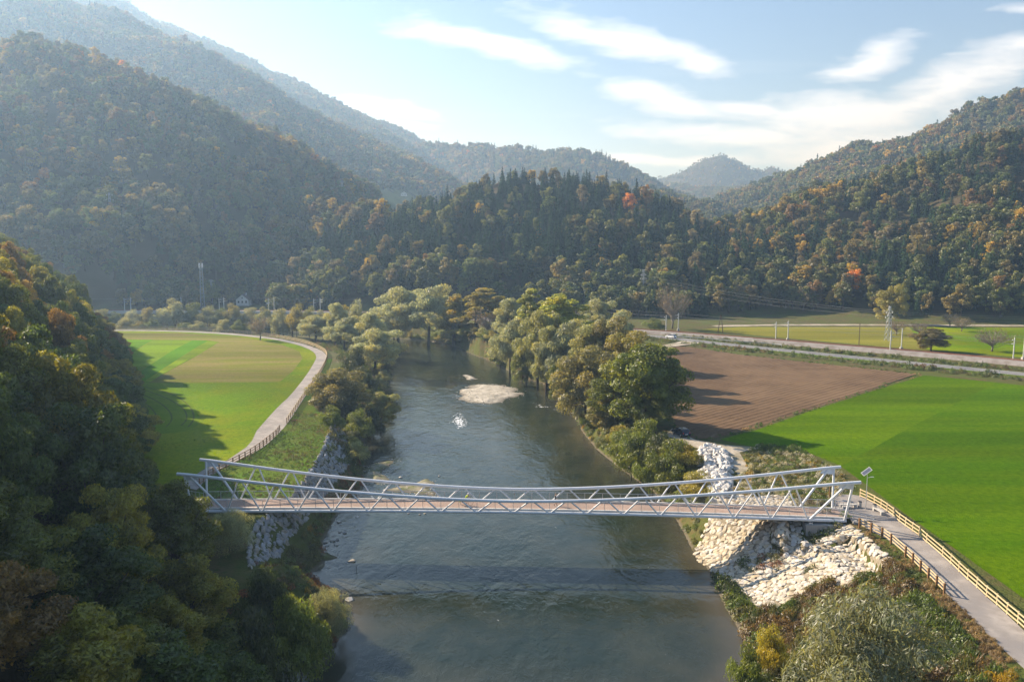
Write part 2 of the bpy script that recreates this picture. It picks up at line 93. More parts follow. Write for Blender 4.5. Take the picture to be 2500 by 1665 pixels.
# ---------------------------------------------------------------- node helpers
class NT:
    def __init__(s, tree): s.t = tree; s.n = tree.nodes; s.l = tree.links
    def add(s, typ, **kw):
        n = s.n.new(typ)
        for k, v in kw.items(): setattr(n, k, v)
        return n
    def put(s, sock, v):
        if hasattr(v, 'is_linked') or isinstance(v, bpy.types.NodeSocket): s.l.new(v, sock)
        else: sock.default_value = v
    def math(s, op, a, b=None, c=None, clamp=False):
        n = s.add('ShaderNodeMath', operation=op, use_clamp=clamp); s.put(n.inputs[0], a)
        if b is not None: s.put(n.inputs[1], b)
        if c is not None: s.put(n.inputs[2], c)
        return n.outputs[0]
    def mix(s, f, a, b, blend='MIX'):
        n = s.add('ShaderNodeMix', data_type='RGBA', blend_type=blend); s.put(n.inputs[0], f)
        for i, v in ((6, a), (7, b)):
            if isinstance(v, tuple) and len(v) == 3: v = v+(1,)
            s.put(n.inputs[i], v)
        return n.outputs[2]
    def noise(s, vec, scale, detail=3, rough=.55, dist=0, out=0):
        n = s.add('ShaderNodeTexNoise'); n.inputs['Scale'].default_value = scale; n.inputs['Detail'].default_value = detail
        n.inputs['Roughness'].default_value = rough; n.inputs['Distortion'].default_value = dist
        if vec is not None: s.l.new(vec, n.inputs['Vector'])
        return n.outputs[out]
    def ramp(s, f, *stops):
        n = s.add('ShaderNodeValToRGB'); e = n.color_ramp.elements
        while len(e) < len(stops): e.new(.5)
        for el, (p, c) in zip(e, stops):
            el.position = p; el.color = (c+(1,)) if isinstance(c, tuple) else (c, c, c, 1)
        s.put(n.inputs[0], f); return n.outputs[0]
    def mapping(s, vec, loc=(0,0,0), rot=(0,0,0), scale=(1,1,1), typ='POINT'):
        n = s.add('ShaderNodeMapping', vector_type=typ); s.l.new(vec, n.inputs[0])
        n.inputs[1].default_value = loc; n.inputs[2].default_value = rot; n.inputs[3].default_value = scale
        return n.outputs[0]
    def bump(s, h, strength=.5, dist=.1):
        n = s.add('ShaderNodeBump'); n.inputs['Strength'].default_value = strength; n.inputs['Distance'].default_value = dist
        s.l.new(h, n.inputs['Height']); return n.outputs[0]
def newmat(name):
    m = bpy.data.materials.new(name); m.use_nodes = True; m.node_tree.nodes.clear(); return m, NT(m.node_tree)
def finish(nt, col, rough=.8, bump=None, metallic=0, spec=.3, ior=None):
    b = nt.add('ShaderNodeBsdfPrincipled'); o = nt.add('ShaderNodeOutputMaterial')
    if isinstance(col, tuple): col = col if len(col) == 4 else col+(1,)
    nt.put(b.inputs['Base Color'], col); nt.put(b.inputs['Roughness'], rough); b.inputs['Metallic'].default_value = metallic
    b.inputs['Specular IOR Level'].default_value = spec
    if ior: b.inputs['IOR'].default_value = ior
    if bump is not None: nt.l.new(bump, b.inputs['Normal'])
    nt.l.new(b.outputs[0], o.inputs[0]); return b
def pos(nt): return nt.add('ShaderNodeNewGeometry').outputs['Position']
def mat(name, c1, c2=None, scale=1.0, rough=.8, bump=0, bdist=.05, c3=None, scale2=None, metallic=0, spec=.3, space='pos', stretch=None):
    m, nt = newmat(name)
    v = pos(nt) if space == 'pos' else nt.add('ShaderNodeTexCoord').outputs['Object']
    if stretch: v = nt.mapping(v, rot=(0, 0, stretch[0]), scale=stretch[1])
    col = c1
    n = nt.noise(v, scale, 5)
    if c2: col = nt.mix(nt.ramp(n, (.35, 0.), (.65, 1.)), c1, c2)
    if c3: col = nt.mix(nt.ramp(nt.noise(v, scale2 or scale*.2, 3), (.42, 0.), (.62, 1.)), col, c3)
    b = nt.bump(nt.noise(v, scale*2, 4), bump, bdist) if bump else None
    finish(nt, col, rough, b, metallic, spec); return m
# ---------------------------------------------------------------- world: sky and thin cloud
wd = bpy.data.worlds.new('World'); SC.world = wd; wd.use_nodes = True
nt = NT(wd.node_tree); nt.n.clear()
sky = nt.add('ShaderNodeTexSky', sky_type='NISHITA'); sky.sun_disc = False
sky.sun_elevation = R(SUN_EL); sky.sun_rotation = R(SUN_AZ); sky.altitude = 300
sky.air_density = 1.0; sky.dust_density = 0.4; sky.ozone_density = 1.4
dirv = nt.add('ShaderNodeTexCoord').outputs['Generated']
sx = nt.add('ShaderNodeSeparateXYZ'); nt.l.new(dirv, sx.inputs[0])
yy = nt.math('MAXIMUM', nt.math('ABSOLUTE', sx.outputs[1]), .02)
ab = nt.add('ShaderNodeCombineXYZ'); nt.l.new(nt.math('DIVIDE', sx.outputs[0], yy), ab.inputs[0]); nt.l.new(nt.math('DIVIDE', sx.outputs[2], yy), ab.inputs[1])
abv = ab.outputs[0]
warp = nt.add('ShaderNodeTexNoise'); warp.inputs['Scale'].default_value = 7; warp.inputs['Detail'].default_value = 4; nt.l.new(nt.mapping(abv, scale=(.6, 1.6, 1)), warp.inputs['Vector'])
vm = nt.add('ShaderNodeVectorMath', operation='MULTIPLY_ADD'); nt.l.new(warp.outputs[1], vm.inputs[0]); vm.inputs[1].default_value = (.16, .05, 0); nt.l.new(abv, vm.inputs[2])
vw = nt.add('ShaderNodeVectorMath', operation='SUBTRACT'); nt.l.new(vm.outputs[0], vw.inputs[0]); vw.inputs[1].default_value = (.08, .025, 0)
mask = None
for cx, cy, ang, hl, hw, amp in L['clouds']:
    p = nt.mapping(vw.outputs[0], loc=(cx, cy, 0), rot=(0, 0, R(ang)), scale=(hl, hw, 1), typ='TEXTURE')
    ln = nt.add('ShaderNodeVectorMath', operation='LENGTH'); nt.l.new(p, ln.inputs[0])
    g = nt.math('SUBTRACT', 1.0+.15*amp-.45*(1-amp), nt.math('MULTIPLY', ln.outputs['Value'], .85))
    mask = g if mask is None else nt.math('MAXIMUM', mask, g)
fib = nt.noise(nt.mapping(abv, rot=(0, 0, R(8)), scale=(3.5, 14, 1)), 3.0, 7, .62, .6)
fine = nt.noise(nt.mapping(abv, rot=(0, 0, R(-25)), scale=(8, 30, 1)), 2.2, 6, .65, .3)
# the same thin cloud goes on round the rest of the sky
hi = nt.add('ShaderNodeCombineXYZ'); zz = nt.math('MAXIMUM', sx.outputs[2], .03)
nt.l.new(nt.math('DIVIDE', sx.outputs[0], zz), hi.inputs[0]); nt.l.new(nt.math('DIVIDE', sx.outputs[1], zz), hi.inputs[1])
rest = nt.ramp(nt.noise(nt.mapping(hi.outputs[0], scale=(.25, .6, 1)), 1.0, 5, .6), (.56, 0.), (.78, .5))
mk = nt.math('ADD', nt.math('ADD', mask, .13), nt.math('MULTIPLY', nt.math('SUBTRACT', fib, .5), 1.5))
mk = nt.math('ADD', mk, nt.math('MULTIPLY', nt.math('SUBTRACT', fine, .5), .8))
front = nt.ramp(mk, (.14, 0.), (.55, .38), (1.0, .80))
isback = nt.math('LESS_THAN', sx.outputs[1], .3)
allmask = nt.math('MULTIPLY', nt.math('MAXIMUM', front, nt.math('MULTIPLY', rest, .35)), nt.math('GREATER_THAN', sx.outputs[2], 0.0))
skyt = nt.mix(1.0, sky.outputs[0], (.80, .92, 1.12), 'MULTIPLY')
skycol = nt.mix(allmask, skyt, (9.3, 10.2, 11.8))
bg = nt.add('ShaderNodeBackground'); nt.l.new(skycol, bg.inputs[0]); bg.inputs[1].default_value = 0.062
wo = nt.add('ShaderNodeOutputWorld'); nt.l.new(bg.outputs[0], wo.inputs[0])
# ---------------------------------------------------------------- object helpers
def tag(o, label=None, cat=None, group=None, kind=None):
    if label: o['label'] = label
    if cat: o['category'] = cat
    if group: o['group'] = group
    if kind: o['kind'] = kind
    return o
def link(name, me, mats=(), parent=None, loc=None):
    o = bpy.data.objects.new(name, me); COL.objects.link(o)
    if me is not None:
        for m in (mats if isinstance(mats, (list, tuple)) else [mats]):
            if m.name not in [x.name for x in me.materials if x]: me.materials.append(m)
    if parent: o.parent = parent
    if loc: o.location = loc
    return o
def empty(name, loc=(0,0,0), rz=0):
    o = bpy.data.objects.new(name, None); COL.objects.link(o); o.location = loc; o.rotation_euler = (0, 0, rz)
    o.empty_display_size = .5; return o
def copy_tree(o, parent=None, loc=None, rz=None, scale=None):
    c = o.copy(); COL.objects.link(c)
    if parent: c.parent = parent
    if loc is not None: c.location = loc
    if rz is not None: c.rotation_euler = (0, 0, rz)
    if scale is not None: c.scale = scale if isinstance(scale, (tuple, list)) else (scale,)*3
    for ch in list(o.children): copy_tree(ch, c)
    return c
def mesh(name, v, f, smooth=False):
    me = bpy.data.meshes.new(name); me.from_pydata([tuple(p) for p in v], [], f); me.update()
    if smooth: me.polygons.foreach_set('use_smooth', [True]*len(me.polygons))
    return me
def quads_mesh(name, V, Q, smooth=False):
    me = bpy.data.meshes.new(name); V = np.asarray(V, np.float32); Q = np.asarray(Q, np.int32); k = Q.shape[1]
    me.vertices.add(len(V)); me.vertices.foreach_set('co', V.ravel())
    me.loops.add(Q.size); me.loops.foreach_set('vertex_index', Q.ravel())
    me.polygons.add(len(Q)); me.polygons.foreach_set('loop_start', np.arange(0, Q.size, k, dtype=np.int32))
    try: me.polygons.foreach_set('loop_total', np.full(len(Q), k, np.int32))
    except Exception: pass
    me.polygons.foreach_set('use_smooth', np.full(len(Q), bool(smooth)))
    me.update(calc_edges=True); return me
def attr(me, name, typ, dom, data):
    a = me.attributes.new(name, typ, dom); key = {'FLOAT': 'value', 'INT': 'value', 'FLOAT_VECTOR': 'vector', 'FLOAT_COLOR': 'color'}[typ]
    a.data.foreach_set(key, np.asarray(data).ravel())
class MB:
    "collects boxes, tubes and faces into one mesh"
    def __init__(s): s.v = []; s.f = []; s.m = []
    def face(s, pts, m=0):
        i = len(s.v); s.v += [tuple(p) for p in pts]; s.f.append(list(range(i, i+len(pts)))); s.m.append(m)
    def box(s, c, d, rz=0, m=0, M=None):
        i = len(s.v); c = Vector(c); rot = M if M is not None else Matrix.Rotation(rz, 3, 'Z')
        for x in (-1, 1):
            for y in (-1, 1):
                for z in (-1, 1): s.v.append(tuple(c+rot @ Vector((x*d[0]/2, y*d[1]/2, z*d[2]/2))))
        s.f += [[i+a for a in q] for q in ((0,1,3,2),(4,6,7,5),(0,4,5,1),(2,3,7,6),(0,2,6,4),(1,5,7,3))]; s.m += [m]*6
        return s
    def beam(s, p, q, w, h, m=0, up=(0,0,1)):
        p = Vector(p); q = Vector(q); d = q-p; z = d.normalized(); x = z.cross(Vector(up))
        x = x.normalized() if x.length > 1e-4 else Vector((1,0,0)); y = x.cross(z)
        M = Matrix((x, y, z)).transposed(); return s.box((p+q)/2, (w, h, d.length), m=m, M=M)
    def tube(s, pts, r, n=10, m=0, cap=True):
        pts = [Vector(p) for p in pts]; rs = r if isinstance(r, (list, tuple)) else [r]*len(pts); i0 = len(s.v)
        ref = None
        for k, p in enumerate(pts):
            d = (pts[min(k+1, len(pts)-1)]-pts[max(k-1, 0)]).normalized()
            a = d.cross(Vector((0,0,1))) if abs(d.z) < .95 else d.cross(Vector((1,0,0)))
            a.normalize()
            if ref is not None and a.dot(ref) < 0: a = -a
            ref = a; b = d.cross(a)
            for j in range(n):
                t = 2*math.pi*j/n; s.v.append(tuple(p+(a*math.cos(t)+b*math.sin(t))*rs[k]))
        for k in range(len(pts)-1):
            for j in range(n):
                a = i0+k*n+j; b = i0+k*n+(j+1) % n; s.f.append([a, b, b+n, a+n]); s.m.append(m)
        if cap:
            s.f.append([i0+j for j in range(n)][::-1]); s.m.append(m); e = i0+(len(pts)-1)*n; s.f.append([e+j for j in range(n)]); s.m.append(m)
        return s
    def build(s, name, mats, parent=None, smooth=False, loc=None):
        me = mesh(name, s.v, s.f, smooth)
        for mm in (mats if isinstance(mats, (list, tuple)) else [mats]): me.materials.append(mm)
        if any(s.m): me.polygons.foreach_set('material_index', s.m)
        o = bpy.data.objects.new(name, me); COL.objects.link(o)
        if parent: o.parent = parent
        if loc: o.location = loc
        if smooth: autosmooth(me)
        return o
def autosmooth(me, ang=40):
    bm = bmesh.new(); bm.from_mesh(me)
    for e in bm.edges:
        if len(e.link_faces) == 2 and e.calc_face_angle(0) > R(ang): e.smooth = False
    bm.to_mesh(me); bm.free()
def to_local(o, base):
    pass
# ---------------------------------------------------------------- terrain height
GZ = 6.3
def hash2(ix, iy, s=0):
    n = (ix.astype(np.int64)*374761393+iy.astype(np.int64)*668265263+s*974634777) & 0xffffffff
    n = ((n ^ (n >> 13))*1274126177) & 0xffffffff; n = (n ^ (n >> 16)) & 0xffffff
    return n/float(0xffffff)
def vnoise(x, y, s=0):
    ix = np.floor(x); iy = np.floor(y); fx = x-ix; fy = y-iy; fx = fx*fx*(3-2*fx); fy = fy*fy*(3-2*fy)
    a = hash2(ix, iy, s); b = hash2(ix+1, iy, s); c = hash2(ix, iy+1, s); d = hash2(ix+1, iy+1, s)
    return (a*(1-fx)+b*fx)*(1-fy)+(c*(1-fx)+d*fx)*fy
def fbm(x, y, sc, o=4, s=0):
    t = 0; a = 1; n = 0
    for k in range(o): t = t+a*(vnoise(x/sc, y/sc, s+k)-.5); n += a; a *= .5; sc *= .5
    return t/n
def seg_dist(x, y, poly, closed=True):
    P = np.asarray(poly, float); best = np.full(x.shape, 1e18)
    rng = range(len(P)) if closed else range(len(P)-1)
    for i in rng:
        a = P[i]; b = P[(i+1) % len(P)]; d = b-a; l2 = max(d@d, 1e-9)
        t = np.clip(((x-a[0])*d[0]+(y-a[1])*d[1])/l2, 0, 1)
        best = np.minimum(best, (x-a[0]-t*d[0])**2+(y-a[1]-t*d[1])**2)
    return np.sqrt(best)
def inside(x, y, poly):
    P = np.asarray(poly, float); c = np.zeros(x.shape, bool); n = len(P)
    for i in range(n):
        x0, y0 = P[i]; x1, y1 = P[(i+1) % n]
        if y0 == y1: continue
        k = ((y0 > y) != (y1 > y)) & (x < (x1-x0)*(y-y0)/(y1-y0)+x0); c ^= k
    return c
NEAR_FOOT = [(-17,40),(-23,62),(-30,78),(-43,92),(-53,106),(-60,124),(-72,148),(-90,182),(-114,228),(-150,290),(-185,318),(-400,330),(-700,300),(-700,-200),(-40,-200),(-30,0)]
RIDGE = []
for nm, (sl, pts) in L['ridges'].items():
    q = []
    for a, b in zip(pts[:-1], pts[1:]):
        n = max(1, int(math.dist(a[:2], b[:2])/(18 if nm in 'AEI' else 30)))
        q += [[a[k]+(b[k]-a[k])*t/n for k in range(3)] for t in range(n)]
    q.append(list(pts[-1])); RIDGE.append((sl, np.array(q), nm))
def hills(x, y):
    z = np.full(x.shape, -50.0); wx = x+fbm(x, y, 90, 3, 11)*50; wy = y+fbm(x, y, 90, 3, 17)*50
    for sl, q, nm in RIDGE:
        th = {'I': 15.0, 'E': 12.0, 'H': 11.0, 'G': 5.0, 'J': 4.0}.get(nm, 9.0)
        for k in range(len(q)):
            d = np.sqrt((wx-q[k, 0])**2+(wy-q[k, 1])**2)
            tk = th if nm != 'E' else 16-13*min(max((q[k, 2]-62)/32, 0), 1)
            z = np.maximum(z, q[k, 2]-tk-sl*d)
    g = np.clip((z-GZ)/60, 0, 1)
    cap = np.where(x < 25, GZ+np.maximum(0, y-(436+18*np.sin(x/37)+34*np.exp(-((x+155)/38)**2)))*1.15, np.where(x > 70, GZ+np.maximum(0, y-372)*.75, 999)); z = np.minimum(z, cap); g = np.clip((z-GZ)/60, 0, 1)
    return z+g*(fbm(x, y, 160, 4, 3)*34+fbm(x, y, 40, 2, 5)*8)-g*2
def hgt(x, y, parts=False):
    x = np.atleast_1d(np.asarray(x, float)); y = np.atleast_1d(np.asarray(y, float))
    z = np.full(x.shape, GZ)
    r = np.hypot(x, y); near = (r < 620) & (np.abs(x) < 420)
    if near.any():
        xn, yn = x[near], y[near]
        dR = seg_dist(xn, yn, L['river']); ins = inside(xn, yn, L['river'])
        dP = np.minimum(seg_dist(xn, yn, L['plateau_left']), seg_dist(xn, yn, L['plateau_far']))
        pl = inside(xn, yn, L['plateau_left']) | inside(xn, yn, L['plateau_far']); dP[pl] = 0
        s = dR/(dR+dP+1e-6)
        zz = np.where(s < .22, s/.22*.7, .7+(GZ-.7)*(s-.22)/.78)
        wob = fbm(xn, yn, 4, 3, 23)*.9*np.clip(np.minimum(s, 1-s)*5, 0, 1); zz = zz+wob*(1-pl)*np.where(inside(xn, yn, L['rip_lower']) | inside(xn, yn, L['rip_upper']), .3, 1)
        # stone terrace and block below the east abutment
        ta = inside(xn, yn, L['terrace_edge']); d = seg_dist(xn, yn, L['terrace_edge'])
        zz = np.where(ta, np.minimum(zz+np.minimum(d/.5, 1)*1.1, 4.55+1.7*np.clip((xn-42.5)/3.2, 0, 1)+.9*np.clip((yn-101.6)/1.5, 0, 1)), zz)
        bk = inside(xn, yn, L['block']); d = seg_dist(xn, yn, L['block'])
        zz = np.where(bk, np.minimum(GZ-.5, zz+np.minimum(d/.5, 1)*1.3), zz)
        zz = np.where(ins, -np.minimum(1.6, dR*.3)-.02, zz)
        z[near] = zz
    fx = (r < 900) & (x < 0) & (y < 420)
    if fx.any():
        xn, yn = x[fx], y[fx]; ii = inside(xn, yn, NEAR_FOOT); d = seg_dist(xn, yn, NEAR_FOOT)*ii
        up = np.minimum(.85*d, np.minimum(22+.5*np.maximum(0, -xn-.76*yn), 46))+np.clip(d/15, 0, 1)*fbm(xn, yn, 25, 3, 31)*5*ii  # climbs higher out of view on the left, shaped to shade the lower left
        z[fx] = z[fx]+up
    fh = r > 360
    if fh.any(): z[fh] = np.maximum(z[fh], hills(x[fh], y[fh]))
    return z
def h1(x, y): return float(hgt([x], [y])[0])
# ---------------------------------------------------------------- ground sheet
def polar(r0, r1, nr, a0, a1, na):
    rr = np.geomspace(r0, r1, nr); aa = np.linspace(R(a0), R(a1), na); A, RR_ = np.meshgrid(aa, rr)
    i = np.arange(nr*na).reshape(nr, na)
    Q = np.stack([i[:-1, :-1], i[:-1, 1:], i[1:, 1:], i[1:, :-1]], -1).reshape(-1, 4)
    return (RR_*np.sin(A)).ravel(), (RR_*np.cos(A)).ravel(), Q
gx, gy, gq = polar(28, 5600, 520, -56, 56, 620)
gz = hgt(gx, gy)
m_ground, nt = newmat('earth and undergrowth')
p = pos(nt); sz = nt.add('ShaderNodeSeparateXYZ'); nt.l.new(p, sz.inputs[0])
a = nt.mix(nt.ramp(nt.noise(p, .9, 5), (.35, 0.), (.65, 1.)), (.060, .075, .018), (.13, .095, .045))
a = nt.mix(nt.ramp(nt.noise(p, .12, 4), (.42, 0.), (.6, 1.)), a, (.085, .10, .022))
lit = nt.mix(nt.ramp(nt.noise(p, .05, 4), (.4, 0.), (.6, 1.)), (.045, .045, .018), (.075, .055, .028))
a = nt.mix(nt.ramp(nt.math('DIVIDE', sz.outputs[2], 20), (.36, 0.), (.55, 1.)), a, lit)
a = nt.mix(nt.ramp(nt.math('DIVIDE', sz.outputs[2], 2.0), (.04, 1.), (.16, 0.)), a, (.14, .12, .085))
finish(nt, a, .95, nt.bump(nt.noise(p, 3, 5), .8, .25), spec=.1)
print('MAXZ', gz.max())
g = link('ground', quads_mesh('ground', np.stack([gx, gy, gz], 1), gq, True), m_ground); tag(g, kind='structure')
# ---------------------------------------------------------------- river
wx, wy, wq = polar(55, 440, 150, -44, 30, 260)
wi = inside(wx, wy, L['river']); wdist = np.where(wi, seg_dist(wx, wy, L['river']), 0)
m_water, nt = newmat('river water')
p = pos(nt); dep = nt.add('ShaderNodeAttribute', attribute_name='shore').outputs['Fac']
flow = nt.mapping(p, rot=(0, 0, R(6)), scale=(1.0, .55, 1))
n1 = nt.noise(flow, 1.3, 4, .6, .4); n2 = nt.noise(flow, .35, 3, .5, .5); n3 = nt.noise(nt.mapping(p, scale=(1, .35, 1)), .05, 3)
bed = nt.mix(nt.ramp(nt.noise(p, .18, 5, .6), (.38, 0.), (.66, 1.)), (.014, .023, .014), (.036, .041, .025))
col = nt.mix(nt.ramp(dep, (.0, 1.), (.30, .25), (.8, 0.)), bed, (.075, .066, .046))
col = nt.mix(nt.ramp(n3, (.4, 0.), (.65, .7)), col, (.010, .022, .018))
foam_glitter = nt.add('ShaderNodeAttribute', attribute_name='foam_glitter').outputs['Fac']  # white colour for both whitewater and sun glitter on the rapids
fm = nt.ramp(nt.math('SUBTRACT', nt.noise(nt.mapping(p, scale=(1, .6, 1)), 1.5, 6, .75, .5), nt.math('MULTIPLY', nt.math('SUBTRACT', 1.0, foam_glitter), .30)), (.40, 0.), (.50, 1.))
col = nt.mix(fm, col, (.75, .78, .80))
hh = nt.math('ADD', nt.math('MULTIPLY', n1, .6), nt.math('MULTIPLY', n2, 1.4))
hh = nt.math('ADD', hh, nt.math('MULTIPLY', nt.math('MULTIPLY', foam_glitter, n1), 1.5))
bb = nt.add('ShaderNodeBump'); nt.l.new(hh, bb.inputs['Height']); bb.inputs['Distance'].default_value = .26
nt.l.new(nt.ramp(n3, (.38, .24), (.62, .75)), bb.inputs['Strength'])
finish(nt, col, nt.math('ADD', .09, nt.math('MULTIPLY', fm, .6)), bb.outputs[0], spec=.5, ior=1.33)
wm = quads_mesh('river', np.stack([wx, wy, np.zeros_like(wx)], 1), wq, True)
attr(wm, 'shore', 'FLOAT', 'POINT', np.clip(wdist/12, 0, 1))
fo = np.zeros_like(wx)
for k in ('foam_glitter1', 'foam_glitter2'):
    ii = inside(wx, wy, L[k]); fo = np.maximum(fo, ii*np.clip(seg_dist(wx, wy, L[k])/3.2, 0, 1))
attr(wm, 'foam_glitter', 'FLOAT', 'POINT', fo)
w = link('river', wm, m_water); tag(w, kind='structure')
# ---------------------------------------------------------------- flat sheets on the valley floor
def sheet(name, poly, z, m, kind='structure'):
    tris = tessellate_polygon([[Vector((x, y, 0)) for x, y in poly]])
    V = [(x, y, z) for x, y in poly]; F = []
    for t in tris:
        a, b, c = [Vector(V[i]) for i in t]; F.append(t if (b-a).cross(c-a).z > 0 else t[::-1])
    o = link(name, mesh(name, V, F), m); tag(o, kind=kind); return o
def clean(c, n=3):
    "rounds the corners of an open line"
    for _ in range(n):
        r = [c[0]]
        for a, b in zip(c[:-1], c[1:]):
            r.append((a[0]*.75+b[0]*.25, a[1]*.75+b[1]*.25)); r.append((a[0]*.25+b[0]*.75, a[1]*.25+b[1]*.75))
        r.append(c[-1]); c = r
    return c
def grass(name, c1, c2, c3, sc=.8, sc3=.06, bump=.5, stretch=None, rows=None):
    m, nt = newmat(name); p = pos(nt); v = nt.mapping(p, rot=(0, 0, stretch[0]), scale=stretch[1]) if stretch else p
    a = nt.mix(nt.ramp(nt.noise(p, 2.6, 6, .7), (.3, 0.), (.7, 1.)), c1, c2)
    a = nt.mix(nt.ramp(nt.noise(v, sc3, 5, .6), (.4, 0.), (.62, 1.)), a, c3)
    a = nt.mix(nt.math('MULTIPLY', nt.ramp(nt.noise(p, .5, 6, .7), (.55, 0.), (.75, 1.)), .35), a, tuple(x*.6 for x in c1))
    if rows:
        wv = nt.add('ShaderNodeTexWave', bands_direction='Y'); wv.inputs['Scale'].default_value = rows[1]*.3; wv.inputs['Distortion'].default_value = 1.5; wv.inputs['Detail'].default_value = 3
        nt.l.new(nt.mapping(p, rot=(0, 0, -rows[0])), wv.inputs['Vector']); a = nt.mix(nt.math('MULTIPLY', nt.ramp(wv.outputs['Fac'], (.2, 1.), (.7, 0.)), .3), a, tuple(x*.55 for x in c1))
    a = nt.mix(nt.ramp(nt.noise(p, 1.1, 6, .75), (.38, .55), (.62, 0.)), a, tuple(x*.62 for x in c1))
    big = nt.ramp(nt.noise(nt.mapping(v, scale=(1, 1, 1)), .022, 3, .5), (.38, .72), (.62, 1.15)); a = nt.mix(1.0, a, big, 'MULTIPLY')
    finish(nt, a, .9, nt.bump(nt.noise(p, 3.0, 6, .75), bump, .3), spec=.02); return m
m_meadow = grass('meadow grass', (.105, .20, .001), (.15, .25, .002), (.215, .235, .005), sc3=.05)
m_verge = grass('verge grass', (.075, .15, .012), (.11, .18, .018), (.12, .13, .025), sc3=.12)
m_green = grass('young crop grass', (.055, .125, .0003), (.105, .195, .0006), (.115, .19, .001), sc3=.10, stretch=(R(48), (.16, 1.8, 1)))
m_strip = [grass('cut strip a', (.10, .24, .001), (.14, .285, .002), (.12, .25, .001), stretch=(R(-38), (.2, 3, 1))), grass('cut strip b', (.145, .265, .003), (.19, .31, .005), (.18, .25, .008), sc3=.5, stretch=(R(-38), (.1, 4, 1))),
           grass('cut strip c', (.085, .225, .001), (.115, .255, .001), (.095, .23, .001)), grass('cut strip d', (.17, .27, .002), (.21, .305, .004), (.19, .26, .006), stretch=(R(-38), (.15, 3, 1)))]
m_mown = grass('mown stubble', (.22, .185, .05), (.29, .24, .09), (.17, .21, .01), sc3=.16, bump=.9, stretch=(R(-32), (.22, 1.3, 1)))
m_arc = grass('tedded grass', (.12, .195, .004), (.165, .225, .010), (.11, .185, .003), sc3=.2)
m_dryfield = grass('dry hay field', (.24, .22, .035), (.28, .25, .05), (.17, .19, .025), sc3=.15, stretch=(R(-12), (.05, 1.6, 1)))
m_path = mat('pale asphalt', (.26, .235, .21), (.36, .325, .29), .9, .9, .3, .02, c3=(.235, .215, .20), scale2=.22)
m_gravel = mat('trodden gravel', (.36, .31, .24), (.46, .41, .33), 2.5, .95, .6, .05, c3=(.24, .21, .14), scale2=.25)
m_asph = mat('road asphalt', (.145, .145, .15), (.17, .17, .175), 2, .85, .2, .02, c3=(.19, .185, .18), scale2=.1)
m_white = mat('road paint', (.72, .72, .70), (.6, .6, .58), 4, .7)
m_concrete = mat('concrete', (.36, .345, .32), (.43, .41, .38), 1.5, .85, .25, .03, c3=(.30, .29, .27), scale2=.4)
m_ballast = mat('rail ballast', (.25, .23, .21), (.33, .30, .28), 6, .95, .8, .08, c3=(.22, .19, .165), scale2=.4)
sheet('meadow', L['meadow'], GZ+.020, m_meadow)
sheet('grass_verge', L['verge'], GZ+.016, m_verge)
for i, s_ in enumerate(L['strips']): sheet('mown_strip', s_, GZ+.045, m_strip[i])
sheet('stubble_meadow', L['mown'], GZ+.032, m_mown)
sheet('mown_arc', L['arc'], GZ+.04, m_arc)
def ribbon(pts, w, z, n=2):
    c = clean(pts, n); Vv = []; Ff = []
    for i, q in enumerate(c):
        a = Vector(c[max(i-1, 0)]); b = Vector(c[min(i+1, len(c)-1)]); d = (b-a).normalized(); nrm = Vector((-d.y, d.x))
        for s_ in (1, -1): Vv.append((q[0]+nrm.x*w/2*s_, q[1]+nrm.y*w/2*s_, z))
    for i in range(len(c)-1): Ff.append((2*i, 2*i+1, 2*i+3, 2*i+2))
    return Vv, Ff
m_rut = grass('wheel rut', (.085, .12, .015), (.11, .14, .025), (.10, .12, .02))
for l_ in L['arc_lines']:
    v_, f_ = ribbon(l_, .38, GZ+.055, 3); tag(link('wheel_track', mesh('wheel_track', v_, f_), m_rut), kind='structure')
path_l = clean(L['path_inner'], 1)+clean(L['path_outer'], 1)[::-1]
sheet('path', path_l, GZ+.065, m_path)
sheet('green_field', L['green'], GZ+.024, m_green)
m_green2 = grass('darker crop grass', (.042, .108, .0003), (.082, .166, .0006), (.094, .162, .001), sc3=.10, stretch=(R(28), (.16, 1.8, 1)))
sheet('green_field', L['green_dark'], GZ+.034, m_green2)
sheet('dirt_track', L['track'], GZ+.05, m_gravel)
sheet('path', clean(L['path_r_left'], 1)+clean(L['path_r_right'], 1)[::-1], GZ+.065, m_path)
sheet('hay_field', L['field_far'], GZ+.03, m_dryfield)
sheet('pasture', L['field_far2'], GZ+.03, m_meadow)
v_, f_ = ribbon(L['lane'], 6.0, GZ+.06); tag(link('lane', mesh('lane', v_, f_), m_gravel), kind='structure')
